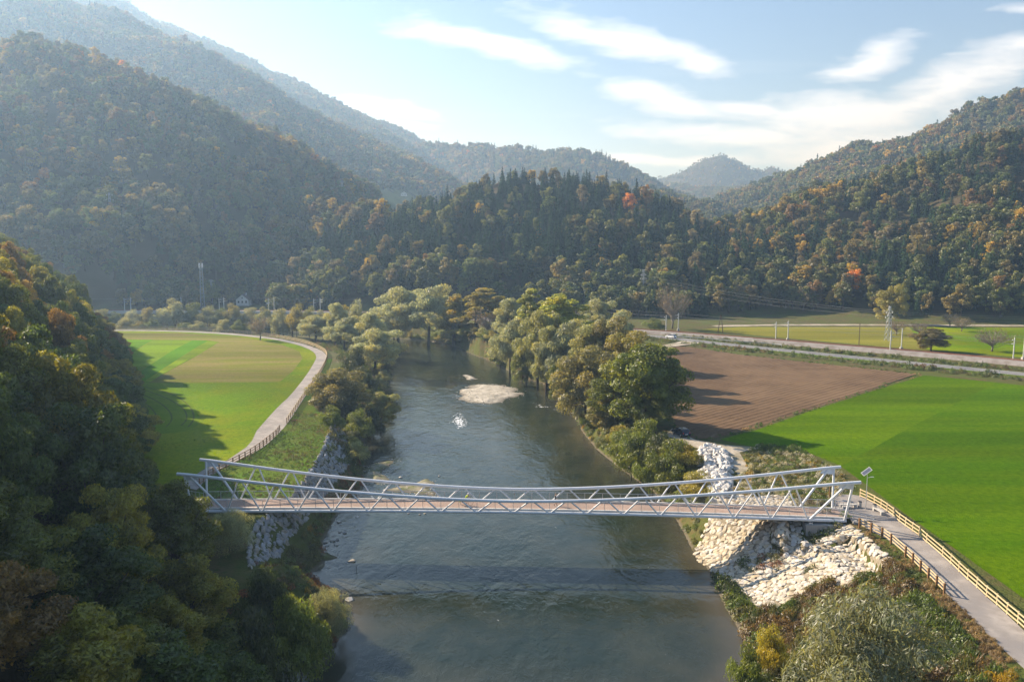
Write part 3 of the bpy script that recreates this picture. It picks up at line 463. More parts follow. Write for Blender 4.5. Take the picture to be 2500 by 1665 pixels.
# ploughed field with real furrows
def furrow_field(poly, d0, d1):
    d = Vector((d1[0]-d0[0], d1[1]-d0[1])).normalized(); nrm = Vector((-d.y, d.x)); P = np.array(poly)
    us = P@np.array(d); vs = P@np.array(nrm); V = []; F = []
    step = .78; k = 0
    vv = np.arange(vs.min()+.2, vs.max(), step); tt = np.linspace(us.min(), us.max(), 400)
    rows = []
    for v_ in vv:
        X = tt*d.x+v_*nrm.x; Y = tt*d.y+v_*nrm.y; ok = inside(X, Y, poly)
        if ok.sum() < 2: rows.append(None); continue
        t0, t1 = tt[ok][0], tt[ok][-1]; s_ = np.linspace(t0, t1, 36); k += 1
        zz = GZ+.10+.062*(1 if k % 2 else -1)+hash2(np.arange(36)*7+k*131, np.full(36, k), 5)*.05; zz[0] = zz[-1] = GZ+.03; zz = zz if 2 < k else zz*0+GZ+.03
        rows.append(np.stack([s_*d.x+v_*nrm.x, s_*d.y+v_*nrm.y, zz], 1))
    V = []; base = []
    for r_ in rows:
        base.append(None if r_ is None else sum(len(q) for q in V)); 
        if r_ is not None: V.append(r_)
    for a_, b_ in zip(base[:-1], base[1:]):
        if a_ is None or b_ is None: continue
        for i in range(35): F.append((a_+i, a_+i+1, b_+i+1, b_+i))
    return quads_mesh('ploughed_field', np.concatenate(V), F)
m_soil = mat('ploughed soil', (.095, .052, .022), (.140, .083, .038), 1.6, .95, .35, .08, c3=(.165, .10, .048), scale2=.07)
pf_me = furrow_field(L['plough'], L['green'][0], L['green'][4])
if sum(p.normal.z for p in pf_me.polygons[:50]) < 0: pf_me.flip_normals()
tag(link('ploughed_field', pf_me, m_soil), kind='structure')
# road with markings, raised bed
def bank_strip(name, pts, wtop, wbase, ztop, zbase, m, n=2):
    c = clean(pts, n); V = []; F = []
    for i, q in enumerate(c):
        a = Vector(c[max(i-1, 0)]); b = Vector(c[min(i+1, len(c)-1)]); d = (b-a).normalized(); nr = Vector((-d.y, d.x))
        for off, z in ((wbase/2, zbase), (wtop/2, ztop), (-wtop/2, ztop), (-wbase/2, zbase)): V.append((q[0]+nr.x*off, q[1]+nr.y*off, z))
    for i in range(len(c)-1):
        for k in range(3): F.append((4*i+k, 4*i+k+1, 4*i+5+k, 4*i+4+k))
    o = link(name, mesh(name, V, F), m); tag(o, kind='structure'); return o
bank_strip('road_bank', L['road'], 7.6, 10, GZ+.27, GZ-.3, m_verge)
v_, f_ = ribbon(L['road'], 6.6, GZ+.30); tag(link('road', mesh('road', v_, f_), m_asph), kind='structure')
def offset_line(pts, off, n=2):
    c = clean(pts, n); r = []
    for i, q in enumerate(c):
        a = Vector(c[max(i-1, 0)]); b = Vector(c[min(i+1, len(c)-1)]); d = (b-a).normalized(); r.append((q[0]-d.y*off, q[1]+d.x*off))
    return r
def dashes(line, on, gap, w, z, name):
    V = []; F = []; acc = 0
    for a, b in zip(line[:-1], line[1:]):
        a = Vector(a); b = Vector(b); ln = (b-a).length; d = (b-a)/max(ln, 1e-6); nr = Vector((-d.y, d.x)); t = 0
        while t < ln:
            ph = (acc+t) % (on+gap); st = min((on-ph) if ph < on else (on+gap-ph), ln-t)+1e-4
            if ph < on:
                p0 = a+d*t; p1 = a+d*min(t+st, ln); i = len(V)
                V += [(p0.x+nr.x*w, p0.y+nr.y*w, z), (p0.x-nr.x*w, p0.y-nr.y*w, z), (p1.x-nr.x*w, p1.y-nr.y*w, z), (p1.x+nr.x*w, p1.y+nr.y*w, z)]; F.append((i, i+1, i+2, i+3))
            t += st
        acc += ln
    tag(link(name, mesh(name, V, F), m_white), kind='structure')
dashes(offset_line(L['road'], 0), 4, 5, .09, GZ+.315, 'road_marking')
for s_ in (3.0, -3.0): dashes(offset_line(L['road'], s_), 900, .01, .08, GZ+.315, 'road_marking')
sheet('access_road', [(L['road'][2][0]+dx, L['road'][2][1]+dy) for dx, dy in ((-4, 2), (4, -3.5), (-7, -12), (-15, -19), (-19, -18), (-12, -9))], GZ+.29, m_gravel)
# railway: ballast bed, sleepers, rails
def railway(pts, z, wall=None):
    bank_strip('railway_bed', pts, 5.0, 8.5, z, GZ-.4, m_ballast)
    ml = MB()
    for s_ in (-.75, .75):
        ln = offset_line(pts, s_)
        for a, b in zip(ln[:-1], ln[1:]): ml.beam((a[0], a[1], z+.22), (b[0], b[1], z+.22), .12, .2)
    tag(ml.build('railway_track', m_rust), 'rust brown rails running along the pale ballast bed', 'railway track')
m_rust = mat('rusty rail', (.22, .085, .045), (.28, .12, .07), 3, .7)
# ================================================================ footbridge
m_steel = mat('white painted steel', (.62, .65, .68), (.70, .72, .74), .8, .42, spec=.5)
m_deck = mat('brown deck concrete', (.34, .24, .185), (.41, .30, .235), 1.2, .85, .15, .02, c3=(.30, .22, .175), scale2=.25)
m_edge = mat('pale deck edge', (.66, .64, .60), (.58, .57, .54), 1, .6)
m_galv = mat('galvanised metal', (.50, .52, .53), (.58, .60, .61), 3, .4, metallic=.6, spec=.5)
m_net, nt = newmat('wire net infill')
pb = nt.add('ShaderNodeBsdfDiffuse'); pb.inputs[0].default_value = (.35, .36, .37, 1); tp = nt.add('ShaderNodeBsdfTransparent'); mxs = nt.add('ShaderNodeMixShader'); mxs.inputs[0].default_value = .12
nt.l.new(tp.outputs[0], mxs.inputs[1]); nt.l.new(pb.outputs[0], mxs.inputs[2]); oo = nt.add('ShaderNodeOutputMaterial'); nt.l.new(mxs.outputs[0], oo.inputs[0])
m_dark = mat('dark metal', (.05, .05, .055), rough=.5)
m_black = mat('black rubber', (.02, .02, .02), rough=.6)
B0, B1 = Vector(L['bridge'][0]+(0,)), Vector(L['bridge'][1]+(0,)); BL = (B1-B0).length; BD = (B1-B0).normalized(); BN = Vector((-BD.y, BD.x, 0)); ZC0 = 6.45; GAP = 4.5
def camber(s): return ZC0+.55*(1-(2*s/BL-1)**2)
BM = (B0+B1)/2+BN*GAP/2
bridge = empty('footbridge', (BM.x, BM.y, 0), math.atan2(BD.y, BD.x)); tag(bridge, 'white tubular steel truss footbridge spanning the river with a brown deck', 'bridge')
def bl(s, n, z): return Vector((s-BL/2, n-GAP/2, z))          # bridge-local point, n across
def hh_(s): t = abs(2*s/BL-1); return 1.72+4.15*t**1.75
TILT = R(13)
def topp(s, side):
    h = hh_(min(max(s, 0), BL)); n = 0 if side == 0 else GAP; o = -1 if side == 0 else 1
    sh = -.55*max(0, 1-s/6)+.55*max(0, 1-(BL-s)/6)
    return bl(s+sh, n+o*h*math.sin(TILT), camber(min(max(s, 0), BL))+h*math.cos(TILT))
STUB = 4.9; NP = 16; PLEN = (BL-2*STUB)/NP
for side in (0, 1):
    n = 0 if side == 0 else GAP
    MB().tube([bl(BL*i/40, n, camber(BL*i/40)) for i in range(41)], .20, 14).build('bottom_chord', m_steel, bridge, True)
    MB().tube([topp(-.5+(BL+1.0)*i/48, side) for i in range(49)], .215, 14).build('top_chord', m_steel, bridge, True)
    for i in range(NP):
        s0 = STUB+i*PLEN; sm = s0+PLEN/2; t = topp(sm, side); off = .22
        for sb, so in ((s0+.12, -off), (s0+PLEN-.12, off)):
            MB().tube([bl(sb, n, camber(sb)), topp(sm+so, side)], .105, 10).build('diagonal', m_steel, bridge, True)
    for e, sb in ((0, STUB), (BL, BL-STUB)):
        MB().tube([bl(sb-.1 if e == 0 else sb+.1, n, camber(sb)), topp(.9 if e == 0 else BL-.9, side)], .16, 12).build('end_diagonal', m_steel, bridge, True)
        MB().tube([bl(.25 if e == 0 else BL-.25, n, camber(0)), topp(.35 if e == 0 else BL-.35, side)], .15, 12).build('end_post', m_steel, bridge, True)
        a = topp(.3 if e == 0 else BL-.3, side); b = topp(1.7 if e == 0 else BL-1.7, side); c = a+(bl(e, n, camber(0))-a)*.17; d = b+(bl(sb, n, camber(sb))-b)*.12
        g = MB(); 
        for w in (-.02, .02): g.face([a+Vector((0, w, 0)), b+Vector((0, w, 0)), d+Vector((0, w, 0)), c+Vector((0, w, 0))])
        g.build('gusset_plate', m_steel, bridge)
        for sp in (1.0, STUB-.2): MB().box(bl(sp if e == 0 else BL-sp, n, camber(0)-.32), (.5, .5, .28)).build('bearing', m_galv, bridge)
for i in range(NP+1):
    s = STUB+i*PLEN; MB().tube([bl(s, .1, camber(s)), bl(s, GAP-.1, camber(s))], .10, 8).build('crossbeam', m_steel, bridge, True)
dk = MB()
for i in range(40):
    sa, sb = BL*i/40, BL*(i+1)/40; za, zb = camber(sa)+.36, camber(sb)+.36
    dk.face([bl(sa, .45, za), bl(sb, .45, zb), bl(sb, GAP-.45, zb), bl(sa, GAP-.45, za)])
    dk.face([bl(sa, GAP-.45, za-.18), bl(sb, GAP-.45, zb-.18), bl(sb, .45, zb-.18), bl(sa, .45, za-.18)])
dk.build('deck', m_deck, bridge)
for n in (.34, GAP-.34):
    MB2 = MB()
    for i in range(40):
        sa, sb = BL*i/40, BL*(i+1)/40; MB2.beam(bl(sa, n, camber(sa)+.29), bl(sb, n, camber(sb)+.29), .2, .26)
    MB2.build('edge_beam', m_edge, bridge)
    rl = MB()
    for i in range(60): rl.tube([bl(BL*i/60, n, camber(BL*i/60)+1.52), bl(BL*(i+1)/60, n, camber(BL*(i+1)/60)+1.52)], .03, 6, cap=False)
    rail = rl.build('railing', m_galv, bridge, True)
    npst = int(BL/2.44)
    for i in range(npst+1):
        s = BL*i/npst; MB().box(bl(s, n, camber(s)+.95), (.06, .05, 1.12)).build('post', m_galv, rail)
    pn = MB()
    for i in range(40):
        sa, sb = BL*i/40, BL*(i+1)/40; pn.face([bl(sa, n, camber(sa)+.46), bl(sb, n, camber(sb)+.46), bl(sb, n, camber(sb)+1.46), bl(sa, n, camber(sa)+1.46)])
    pn.build('net_panel', m_net, rail)
def bw(s, n, z): return bridge.matrix_basis @ bl(s, n, z) if False else Vector((BM.x, BM.y, 0))+Matrix.Rotation(math.atan2(BD.y, BD.x), 3, 'Z') @ bl(s, n, z)
# abutments
for e, lab in ((0, 'grey concrete abutment under the shaded west end of the footbridge'), (1, 'grey concrete abutment above the pale stone apron at the east end of the footbridge')):
    sg = -1 if e == 0 else 1; s0 = 0 if e == 0 else BL
    ab_ = empty('abutment', bw(s0, GAP/2, 0), math.atan2(BD.y, BD.x)); tag(ab_, lab, 'abutment')
    MB().box((-sg*2.4, 0, 4.55), (6.0, GAP+1.3, 3.0)).build('seat_wall', m_concrete, ab_)
    MB().box((sg*1.05, 0, 4.9), (.6, GAP+1.5, 3.4)).build('back_wall', m_concrete, ab_)
    for q in (-1, 1): MB().box((sg*1.9, q*(GAP/2+.55), 5.2), (1.1, .45, 3.2)).build('wing_wall', m_concrete, ab_)
    MB().box((-sg*2.4, 0, 6.065), (5.6, GAP+.9, .03)).build('bearing_shelf', m_concrete, ab_)
    rp = MB(); za = camber(0)+.35
    rp.face([Vector((sg*.02, -1.8, za)), Vector((sg*4.5, -2.2, GZ+.08)), Vector((sg*4.5, 2.2, GZ+.08)), Vector((sg*.02, 1.8, za))][::-sg]); rp.build('approach_slab', m_path, ab_)
# short steel railings that lead on to the bridge
for (p0, p1, lab) in ((bw(BL+.1, GAP-.2, 0), bw(BL+2.6, GAP+.9, 0), 'grey steel railing beside the bridge end, next to the concrete bench'), (bw(BL+.1, .2, 0), bw(BL+3.1, -1.0, 0), 'grey steel railing between the bridge end and the short wooden fence'), (bw(-.1, GAP-.2, 0), bw(-3.0, GAP+1.2, 0), 'grey steel railing at the west bridge end beside the curving path')):
    r_ = empty('railing', (p0.x, p0.y, GZ)); tag(r_, lab, 'railing', None); d = p1-p0; d.z = 0
    for z in (1.15, .25): MB().tube([Vector((0, 0, z+.25)), d+Vector((0, 0, z+.1))], .03, 6).build('rail', m_galv, r_)
    for k in range(5): MB().box(d*k/4+Vector((0, 0, .68)), (.05, .05, 1.4)).build('post', m_galv, r_)
# ================================================================ fences
m_wood = mat('pale fence wood', (.50, .38, .21), (.58, .46, .28), 2, .8, .3, .02, spec=.2); m_wood2 = mat('brown fence post', (.17, .095, .045), (.24, .14, .07), 3, .85, .3, .02, spec=.2)
m_wood3 = mat('weathered fence wood', (.24, .15, .085), (.32, .21, .12), 2, .85, .3, .02, spec=.2)
def resample(pts, step):
    c = clean(pts, 2); out = [c[0]]; acc = 0
    for a, b in zip(c[:-1], c[1:]):
        ln = math.dist(a, b); t = step-acc
        while t <= ln: out.append((a[0]+(b[0]-a[0])*t/ln, a[1]+(b[1]-a[1])*t/ln)); t += step
        acc = (acc+ln) % step
    return out
def fence(pts, zs, hp, rails, label, mp, mr, pw=.14, out=0.0):
    f = empty('fence', (pts[0][0], pts[0][1], GZ)); tag(f, label, 'fence'); o = Vector((pts[0][0], pts[0][1], 0))
    pm = mesh('post', *(lambda b: (b.v, b.f))(MB().box((0, 0, hp/2-.15), (pw, pw, hp+.3)))); pm.materials.append(mp)
    for i, q in enumerate(pts):
        z = max(h1(*q), 5.2)-GZ
        a = math.atan2(pts[min(i+1, len(pts)-1)][1]-pts[max(i-1, 0)][1], pts[min(i+1, len(pts)-1)][0]-pts[max(i-1, 0)][0])
        p = bpy.data.objects.new('post', pm); COL.objects.link(p); p.parent = f; p.location = (q[0]-o.x, q[1]-o.y, z); p.rotation_euler = (0, 0, a)
    for a, b in zip(pts[:-1], pts[1:]):
        d = Vector((b[0]-a[0], b[1]-a[1], 0)); ln = d.length; nr = Vector((-d.y, d.x, 0)).normalized()*out; mid = Vector((a[0]+b[0], a[1]+b[1], 0))/2-o+nr
        for rz_ in rails:
            me = bpy.data.meshes.get('rail_%.1f_%s' % (ln, mr.name))
            if me is None:
                bb_ = MB().box((0, 0, 0), (ln*1.005, .07, .13)); me = mesh('rail_%.1f_%s' % (ln, mr.name), bb_.v, bb_.f); me.materials.append(mr)
            r_ = bpy.data.objects.new('rail', me); COL.objects.link(r_); r_.parent = f; r_.location = mid+Vector((0, 0, rz_+random.uniform(-.015, .015))); r_.rotation_euler = (0, random.uniform(-.008, .008), math.atan2(d.y, d.x))
random.seed(5)
fence(L['fence_r'], 0, 1.32, (.32, .76, 1.22), 'long pale wooden fence between the asphalt path and the bright green field', m_wood, m_wood, .12, -.09)
fence(L['fence_s'], 0, 1.30, (.42, .82, 1.18), 'short wooden fence with brown posts above the pale stone apron', m_wood2, m_wood, .19, .1)
fence(resample(L['fence_l1'], 2.0), 0, 1.25, (.3, .7, 1.12), 'dark wooden fence beside the path from the west bridge end', m_wood3, m_wood3, .15, .08)
fence(resample(L['fence_l2'], 2.65), 0, 1.25, (.3, .72, 1.15), 'long wooden fence following the curved path round the meadow', m_wood3, m_wood, .15, .08)
# ================================================================ rest area at the east end
F_ = L['furn']
def bench(p, q, lab):
    mid = ((p[0]+q[0])/2, (p[1]+q[1])/2); d = math.dist(p, q); e = empty('bench', (mid[0], mid[1], GZ+.07), math.atan2(q[1]-p[1], q[0]-p[0])); tag(e, lab, 'bench', None)
    MB().box((0, 0, .44), (d+.3, .5, .09)).build('seat', m_bench, e)
    for s_ in (-1, 1): MB().box((s_*(d/2-.05), 0, .2), (.32, .5, .392)).build('leg', m_concrete, e)
m_bench = mat('grey bench boards', (.42, .40, .36), (.50, .48, .44), 4, .8)
bench(*F_['bench1'], 'low concrete bench nearest the bridge railing'); bench(*F_['bench2'], 'low concrete bench against the long pale fence')
for k, lab in (('bin1', 'concrete litter bin between the bench and the solar lamp'), ('bin2', 'concrete litter bin at the end of the bench by the fence')):
    e = empty('litter_bin', F_[k]+(GZ+.07,)); tag(e, lab, 'bin'); MB().tube([(0, 0, 0), (0, 0, .8)], [.24, .26], 12).build('body', m_concrete, e); MB().tube([(0, 0, .802), (0, 0, .9)], [.28, .25], 12).build('lid', m_dark, e)

lp = empty('solar_lamp', F_['lamp']+(GZ+.07,)); tag(lp, 'tall thin solar lamp post on the paved corner by the bridge', 'street lamp')
MB().tube([(0, 0, 0), (0, 0, 4.5)], [.07, .05], 10).build('pole', m_galv, lp, True); MB().tube([(0, 0, 4.45), (.55, -.1, 4.6)], .035, 6).build('arm', m_galv, lp)
MB().box((.62, -.12, 4.6), (.42, .2, .07), m=0).build('lamp_head', m_galv, lp)
Mp = Matrix.Rotation(R(-38), 3, 'Y') @ Matrix.Rotation(R(48), 3, 'X')
pan = MB().box((-.15, 0, 5.35), (1.45, .62, .06), M=Mp).build('solar_panel', m_edge, lp); m_cell = mat('solar cells', (.16, .17, .22), (.22, .23, .28), 6, .25, spec=.6)
MB().box(Vector((-.15, 0, 5.35))+Mp @ Vector((0, 0, .034)), (1.25, .42, .012), M=Mp).build('solar_cells', m_cell, pan)
MB().tube([(0, 0, 4.5), (-.1, 0, 5.3)], .04, 6).build('panel_bracket', m_galv, lp)
sg_ = empty('notice_post', F_['sign']+(GZ,)); tag(sg_, 'brown wooden posts of a notice board seen edge on beside the bridge end', 'notice board')
for q in (-.3, .3): MB().box((q*.5, q, 1.0), (.12, .12, 2.1)).build('post', m_wood2, sg_)
MB().box((0, 0, 1.45), (.06, .5, .8), rz=-.45).build('board', m_wood2, sg_)
# ================================================================ stone banks
def rock_mesh(name, seed, flat=.55):
    rg = random.Random(seed); bm = bmesh.new()
    for _ in range(20):
        v = Vector((rg.gauss(0, 1), rg.gauss(0, 1), rg.gauss(0, 1))).normalized(); v = Vector((v.x*rg.uniform(.88, 1), v.y*rg.uniform(.88, 1), v.z*flat)); bm.verts.new(v*.5)
    r_ = bmesh.ops.convex_hull(bm, input=bm.verts); 
    for v in [v for v in bm.verts if not v.link_faces]: bm.verts.remove(v)
    me = bpy.data.meshes.new(name); bm.to_mesh(me); bm.free(); return me
def stone_mat(name, pal, bump=.4):
    m, nt = newmat(name); p = pos(nt); rnd = nt.add('ShaderNodeNewGeometry').outputs['Random Per Island']; oi = nt.add('ShaderNodeObjectInfo').outputs['Random']
    r_ = nt.math('FRACT', nt.math('ADD', rnd, oi)); c = nt.ramp(r_, *[(i/(len(pal)-1), q) for i, q in enumerate(pal)])
    c = nt.mix(nt.math('MULTIPLY', nt.ramp(nt.noise(p, 2.5, 5), (.45, 0.), (.7, 1.)), .5), c, tuple(x*.62 for x in pal[0])); finish(nt, c, .9, nt.bump(nt.noise(p, 7, 4), bump, .05), spec=.2); return m
m_cream = stone_mat('cream limestone', [(.42, .35, .24), (.52, .47, .37), (.58, .54, .47), (.50, .40, .26), (.60, .57, .52), (.40, .37, .31)])
m_greyst = stone_mat('shade-darkened grey limestone', [(.24, .235, .23), (.34, .335, .33), (.31, .26, .19), (.40, .40, .40), (.27, .27, .28), (.34, .30, .24)])  # grey stone, darkened further to carry the shadow on the left bank
m_whiterock = stone_mat('white quarry rock', [(.58, .56, .52), (.64, .62, .58), (.50, .46, .42), (.66, .65, .62)])
m_pebble = stone_mat('river pebbles', [(.46, .42, .36), (.56, .52, .45), (.38, .34, .29), (.60, .57, .51)])
def normal_at(x, y, e=.35):
    z = hgt(np.array([x+e, x-e, x, x]), np.array([y, y, y+e, y-e])); return Vector((-(z[0]-z[1])/(2*e), -(z[2]-z[3])/(2*e), 1)).normalized()
def stone_bank(name, label, pts, size, m, protos, limit=300, sink=.1):
    "pts: (x, y, z, normal, scale); the nearest ones become single stones"
    e = empty(name, (pts[0][0], pts[0][1], 0)); tag(e, label, 'stone bank'); pts = sorted(pts, key=lambda p: p[0]**2+p[1]**2); bmr = bmesh.new()
    for i, (x, y, z, nn, sc) in enumerate(pts):
        q = nn.to_track_quat('Z', 'Y') @ Matrix.Rotation(random.uniform(0, 6.28), 3, 'Z').to_quaternion(); s3 = Vector((size*sc*random.uniform(.9, 1.35), size*sc*random.uniform(.75, 1.05), size*sc*random.uniform(.8, 1.2)))
        me = protos[i % len(protos)]; loc = Vector((x, y, z))+nn*(size*sink*random.uniform(-.4, 1.2)); M4 = Matrix.LocRotScale(loc-e.location, q, s3)
        if i < limit:
            o = bpy.data.objects.new('stone', me); COL.objects.link(o); o.parent = e; o.matrix_basis = M4
        else:
            n0 = len(bmr.verts); bmr.from_mesh(me); bmr.verts.ensure_lookup_table(); bmesh.ops.transform(bmr, matrix=M4, verts=bmr.verts[n0:])
    if len(pts) > limit:
        me = bpy.data.meshes.new('stone_mass'); bmr.to_mesh(me); me.materials.append(m); o = bpy.data.objects.new('stone_mass', me); COL.objects.link(o); o.parent = e; o['kind'] = 'stuff'
    bmr.free(); return e
random.seed(11)
def rocks(nm, m, n=8, flat=.55):
    r_ = [rock_mesh('%s_%d' % (nm, i), 200+i, flat) for i in range(n)]
    for q in r_: q.materials.append(m)
    return r_
RC = rocks('cream_stone', m_cream, 8, .36); RG = rocks('grey_stone', m_greyst); RW = rocks('quarry_stone', m_whiterock, 8, .8); RP = rocks('pebble_stone', m_pebble, 6, .6)
def hexfill(poly, sp, jit=.3, extra=None):
    P = np.array(poly); pts = []; y = P[:, 1].min(); row = 0
    while y < P[:, 1].max():
        xs = np.arange(P[:, 0].min()+(sp/2 if row % 2 else 0), P[:, 0].max(), sp); xs = xs+np.random.default_rng(row).uniform(-jit, jit, len(xs))*sp; ys = y+np.random.default_rng(row+999).uniform(-jit, jit, len(xs))*sp
        ii = inside(xs, ys, poly); pts += list(zip(xs[ii], ys[ii])); y += sp*.866; row += 1
    return pts
def on_ground(pts, sc=(.8, 1.2)): return [(x, y, h1(x, y)+.03, normal_at(x, y), random.uniform(*sc)) for x, y in pts]
lowp = [p for p in hexfill(L['rip_lower'], .66) if not inside(np.array([p[0]]), np.array([p[1]]), L['rip_upper'])[0]]
m_bed = mat('rubble bedding', (.20, .165, .11), (.30, .26, .19), 2.5, .95, .9, .1); m_bedg = mat('grey rubble bedding', (.17, .16, .14), (.26, .24, .21), 2.5, .95, .9, .1)
def drape(name, poly, m, off, n=70):
    P = np.array(poly); X, Y = np.meshgrid(np.linspace(P[:, 0].min(), P[:, 0].max(), n), np.linspace(P[:, 1].min(), P[:, 1].max(), n)); X = X.ravel(); Y = Y.ravel(); Z = hgt(X, Y)+off
    i = np.arange(n*n).reshape(n, n); Q = np.stack([i[:-1, :-1], i[:-1, 1:], i[1:, 1:], i[1:, :-1]], -1).reshape(-1, 4); Q = Q[inside(X, Y, poly)[Q].all(1)]
    tag(link(name, quads_mesh(name, np.stack([X, Y, Z], 1), Q, True), m), kind='structure')
drape('rubble_bed', L['rip_lower'], m_bed, .06); drape('rubble_bed', L['rip_upper'], m_bed, .05)
stone_bank('stone_apron', 'pale stone apron running down to the water below the east bridge end', on_ground(lowp), .90, m_cream, RC)
upp = on_ground(hexfill(L['rip_upper'], .66))
def wall_face(line, z0, z1, step=.62):     # stacked stones of an almost upright step
    r_ = []
    for a, b in zip(line[:-1], line[1:]):
        a = Vector(a); b = Vector(b); ln = (b-a).length; nr = Vector((-(b-a).y, (b-a).x)).normalized()
        for k in range(max(1, int(ln/step))):
            p = a+(b-a)*((k+.5)*step/ln)
            z = z0
            zt = h1(p.x, p.y)+.2 if z1 is None else z1
            zb = min(h1(p.x-.9, p.y-.5), h1(p.x+.9, p.y-.5), h1(p.x-.7, p.y))
            z = zb
            while z < zt: r_.append((p.x+random.uniform(-.1, .1), p.y+random.uniform(-.1, .1), z, Vector((-.75, -.45, .35)).normalized(), random.uniform(.85, 1.15))); z += step*.8
    return r_
upp += wall_face(L['terrace_edge'][:5], 0, None)
stone_bank('stone_terrace', 'upper pale stone terrace beside the east bridge abutment', upp, .90, m_cream, RC)
rl_ = L['rip_left']; tp_ = resample(rl_['top'], .80); ft_ = resample(rl_['foot'], .80); lp_ = []
for i in range(len(tp_)):
    a = Vector(tp_[i]); b = Vector(ft_[min(int(i*len(ft_)/len(tp_)), len(ft_)-1)])
    n_ = 7
    for k in range(n_+1):
        t = k/n_; q = a.lerp(b, t)+Vector((random.uniform(-.15, .15), random.uniform(-.25, .25))); z = GZ*(1-t)+.9*t; z = max(z, h1(q.x, q.y)); lp_.append((q.x, q.y, z-.1, Vector((.80+random.gauss(0, .25), -.15+random.gauss(0, .3), .58+random.gauss(0, .2))).normalized(), random.uniform(.6, 1.25)))
stone_bank('stone_bank', 'grey rubble stone bank along the left shore under the west bridge end', lp_, .98, m_greyst, RG, 300, .16)
# pile of quarry rock by the dirt track
P_ = np.array(L['pile']); pc = P_.mean(0); pp = []
for x, y in hexfill(L['pile'], .85, .4):
    d = float(seg_dist(np.array([x]), np.array([y]), L['pile'])[0]); hgt_p = min(d*.6, 1.2)
    for lv in np.arange(0, hgt_p+.3, .75): pp.append((x+random.uniform(-.2, .2), y+random.uniform(-.2, .2), h1(x, y)+lv, Vector((random.gauss(0, .4), random.gauss(0, .4), 1)).normalized(), random.uniform(.7, 1.5)))
pe = stone_bank('rock_pile', 'heap of white quarry rocks beside the dirt track', pp, 1.05, m_whiterock, RW); pe['category'] = 'rock pile'
# ================================================================ gravel islands and stones in the shallows
m_gbar = mat('river gravel', (.40, .36, .29), (.54, .50, .42), 3.5, .95, .9, .08, c3=(.31, .28, .22), scale2=.5)
m_gbar2 = mat('weedy river gravel', (.20, .18, .11), (.36, .32, .24), 2.0, .95, .9, .08, c3=(.10, .12, .03), scale2=.5)
def wet(m):      # stones stay dark where they are wet, just above the waterline
    nt = NT(m.node_tree); b = next(n for n in nt.n if n.type == 'BSDF_PRINCIPLED'); src = b.inputs['Base Color'].links[0].from_socket; z = nt.add('ShaderNodeSeparateXYZ'); nt.l.new(pos(nt), z.inputs[0])
    zn = nt.math('ADD', z.outputs[2], nt.math('MULTIPLY', nt.math('SUBTRACT', nt.noise(pos(nt), .9, 4), .5), .25)); c = nt.mix(nt.ramp(zn, (.04, .75), (.22, 0.)), src, (.085, .07, .045)); nt.l.new(c, b.inputs['Base Color'])
wet(m_gbar); wet(m_gbar2)
def bar(name, poly, hmax, m, npeb, lab):
    P = np.array(poly); x0, y0 = P.min(0)-3; x1, y1 = P.max(0)+3; nx, ny = 80, 80; X, Y = np.meshgrid(np.linspace(x0, x1, nx), np.linspace(y0, y1, ny)); X = X.ravel(); Y = Y.ravel()
    d = seg_dist(X, Y, poly)*np.where(inside(X, Y, poly), 1, -1); Z = np.clip(d*.12+fbm(X, Y, 3.5, 4, 61)*.75-.05, -.5, hmax) if npeb > 500 else np.clip(d*.2+fbm(X, Y, 2.0, 3, 61)*.5+(.05 if npeb > 100 else -.12), -.5, hmax)+fbm(X, Y, 1.2, 2, 67)*.08-.03
    i = np.arange(nx*ny).reshape(ny, nx); Q = np.stack([i[:-1, :-1], i[:-1, 1:], i[1:, 1:], i[1:, :-1]], -1).reshape(-1, 4); Q = Q[(Z[Q] > -.3).any(1)]
    tag(link(name, quads_mesh(name, np.stack([X, Y, Z], 1), Q, True), m), kind='structure')
    bmr = bmesh.new(); rg = np.random.default_rng(len(poly)*7)
    for k in range(npeb):
        x, y = rg.uniform(x0-1.5, x1+1.5), rg.uniform(y0-1, y1+1); dd = float(seg_dist(np.array([x]), np.array([y]), poly)[0]); ins = inside(np.array([x]), np.array([y]), poly)[0]
        if not ins and dd > 2.2*rg.uniform(0, 1)**1.5: continue
        n0 = len(bmr.verts); bmr.from_mesh(RP[k % 6]); bmr.verts.ensure_lookup_table(); s_ = rg.uniform(.18, .5)
        bmesh.ops.transform(bmr, matrix=Matrix.LocRotScale(Vector((x, y, min(dd*.16, hmax) if ins else -.02)), Matrix.Rotation(rg.uniform(0, 6), 3, 'Z').to_quaternion(), Vector((s_, s_*.8, s_*.7))), verts=bmr.verts[n0:])
    me = bpy.data.meshes.new('pebbles'); bmr.to_mesh(me); bmr.free(); me.materials.append(m_pebble); o = bpy.data.objects.new('pebbles', me); COL.objects.link(o); tag(o, lab, None, None, 'stuff')
bar('gravel_island', L['gravelbar'], .5, m_gbar, 900, 'loose pebbles on the pale gravel island in the river')
bar('gravel_island', L['bar2'], .3, m_gbar, 60, 'pebbles on the small shoal upstream of the gravel island')
bar('gravel_spit', L['bar3'], .5, m_gbar2, 260, 'pebbles on the weedy gravel spit at the left shore')
bar('gravel_spit', L['bar4'], .35, m_gbar2, 330, 'stones of the shoal under the far side of the bridge')
bar('gravel_spit', L['bar5'], .4, m_gbar2, 120, 'pebbles on the small spit below the left stone bank')
bar('gravel_spit', L['bar6'], .4, m_gbar, 40, 'pebbles of the tiny beach at the river bend')
